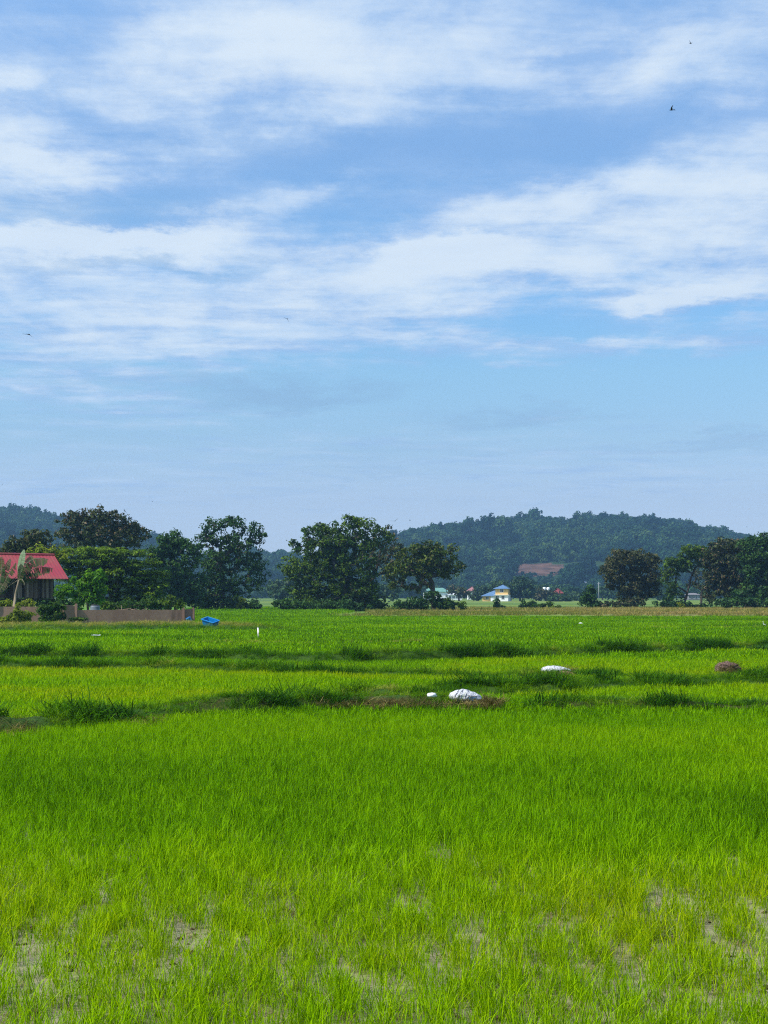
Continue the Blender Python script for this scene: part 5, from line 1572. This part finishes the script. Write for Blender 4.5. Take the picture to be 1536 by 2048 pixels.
def flying_bird(label, px, py, Y, span, heading, bank, flapL, flapR, fork=True):
    """swallow: body along +x, swept wings along y"""
    m = MB(); span *= 1.35; S = span / .32
    m.tube([(.062 * S, 0, 0), (.052 * S, 0, .002 * S), (.035 * S, 0, .003 * S), (0, 0, 0), (-.04 * S, 0, 0), (-.065 * S, 0, 0)], [.003 * S, .010 * S, .013 * S, .016 * S, .011 * S, .004 * S], 8)
    for sg, fl in ((1, flapL), (-1, flapR)):
        st = [(0.0, .020, .05), (.05, .024, .045), (.10, .006, .034), (.145, -.028, .018), (.165, -.052, .003)]
        up = []; dn = []
        for s_, xo, ch in st:
            yv = s_ * math.cos(fl) * sg; zv = s_ * math.sin(fl) - (0.9 * s_ * s_ * math.sin(abs(fl)) if fl > 0 else -.6 * s_ * s_)
            up += [((xo) * S, yv * S, (zv + .002) * S), ((xo - ch) * S, yv * S, (zv + .001) * S)]
            dn += [((xo) * S, yv * S, (zv - .002) * S), ((xo - ch) * S, yv * S, (zv - .001) * S)]
        n = len(st); fs = []
        for i in range(n - 1):
            a = 2 * i; fs.append((a, a + 2, a + 3, a + 1)); fs.append(tuple(2 * n + q for q in (a + 1, a + 3, a + 2, a)))
            fs.append((a, 2 * n + a, 2 * n + a + 2, a + 2)); fs.append((a + 1, a + 3, 2 * n + a + 3, 2 * n + a + 1))
        fs.append((2 * n - 2, 4 * n - 2, 4 * n - 1, 2 * n - 1))
        m.add(up + dn, fs)
    for sg in (1, -1):
        vs = [(-.05 * S, 0, .002 * S), (-.05 * S, sg * .012 * S, .002 * S), (-.115 * S, sg * .030 * S, .001 * S), (-.085 * S, sg * .006 * S, .001 * S)]
        m.add(vs + [(a, b, c - .003 * S) for a, b, c in vs], [(0, 1, 2, 3), (7, 6, 5, 4), (0, 4, 5, 1), (1, 5, 6, 2), (2, 6, 7, 3), (3, 7, 4, 0)])
    o = m.build('swallow', FEATHER, None, True)
    o.location = (wx(px, Y), Y, wz(py, Y)); o.rotation_euler = Euler((bank, R(0), heading), 'XYZ')
    return tag(o, label, 'bird', 'birds flying over the fields')


flying_bird('black swallow in flight, larger of the pair at upper right, wing raised', 1343, 220, 60, .34, R(168), R(22), R(20), R(62))
flying_bird('black swallow in flight, higher and smaller of the pair at upper right', 1381, 87, 75, .26, R(35), R(50), R(30), R(50))
flying_bird('black swallow gliding on spread wings near the left edge of the sky', 58, 669, 55, .34, R(78), R(4), R(3), R(-34))
flying_bird('black swallow turning with bent wings in the middle of the sky', 575, 638, 75, .30, R(100), R(10), R(8), R(-60))
flying_bird('bird gliding low just above the left end of the big hill', 790, 1042, 110, .46, R(80), R(-15), R(20), R(25))
flying_bird('tiny dark bird right of the gliding one above the left end of the big hill', 820, 1041, 190, .28, R(10), R(60), R(40), R(40))
flying_bird('tiny bird low over the tall dark feathery tree', 249, 1022, 150, .44, R(140), R(40), R(30), R(10))
flying_bird('tiny bird alone in the sky right of the left hill', 305, 1003, 240, .34, R(20), R(10), R(15), R(15))
flying_bird('tiny bird at the left edge of the sky just above the left hill', 4, 970, 220, .34, R(-20), R(20), R(20), R(20))
flying_bird('tiny bird low over the right end of the big hill', 1494, 1054, 240, .36, R(10), R(10), R(15), R(15))

# ------------------------------------------------------------------ air
m = MB(); m.box(-1500, 1500, -40, 2600, -3.0, 175)
hz_o = m.mesh('haze'); ho = link_mesh('haze', hz_o)
hmat = bpy.data.materials.new('haze'); hmat.use_nodes = True
nt = hmat.node_tree; nt.nodes.clear()
hout = nt.nodes.new('ShaderNodeOutputMaterial'); pv = nt.nodes.new('ShaderNodeVolumePrincipled')
pv.inputs['Color'].default_value = (0.36, 0.67, 1.0, 1); pv.inputs['Density'].default_value = 0.00021; pv.inputs['Anisotropy'].default_value = 0.25
nt.links.new(pv.outputs[0], hout.inputs['Volume'])
hmat.cycles.volume_sampling = 'DISTANCE'
ho.data.materials.append(hmat)
tag(ho, 'thin blue haze in the air between the fields and the hills', 'haze', None, 'stuff')

# ------------------------------------------------------------------ render settings
scene.view_settings.view_transform = 'Standard'
scene.view_settings.look = 'None'
scene.view_settings.exposure = 0.44
scene.view_settings.gamma = 1.0
cy = scene.cycles
cy.max_bounces = 6; cy.diffuse_bounces = 3; cy.glossy_bounces = 2; cy.transmission_bounces = 4; cy.volume_bounces = 0; cy.transparent_max_bounces = 4
cy.volume_step_rate = 1.0
cy.use_denoising = DENOISE
cy.pixel_filter_type = 'BLACKMAN_HARRIS'
cy.filter_width = 1.15
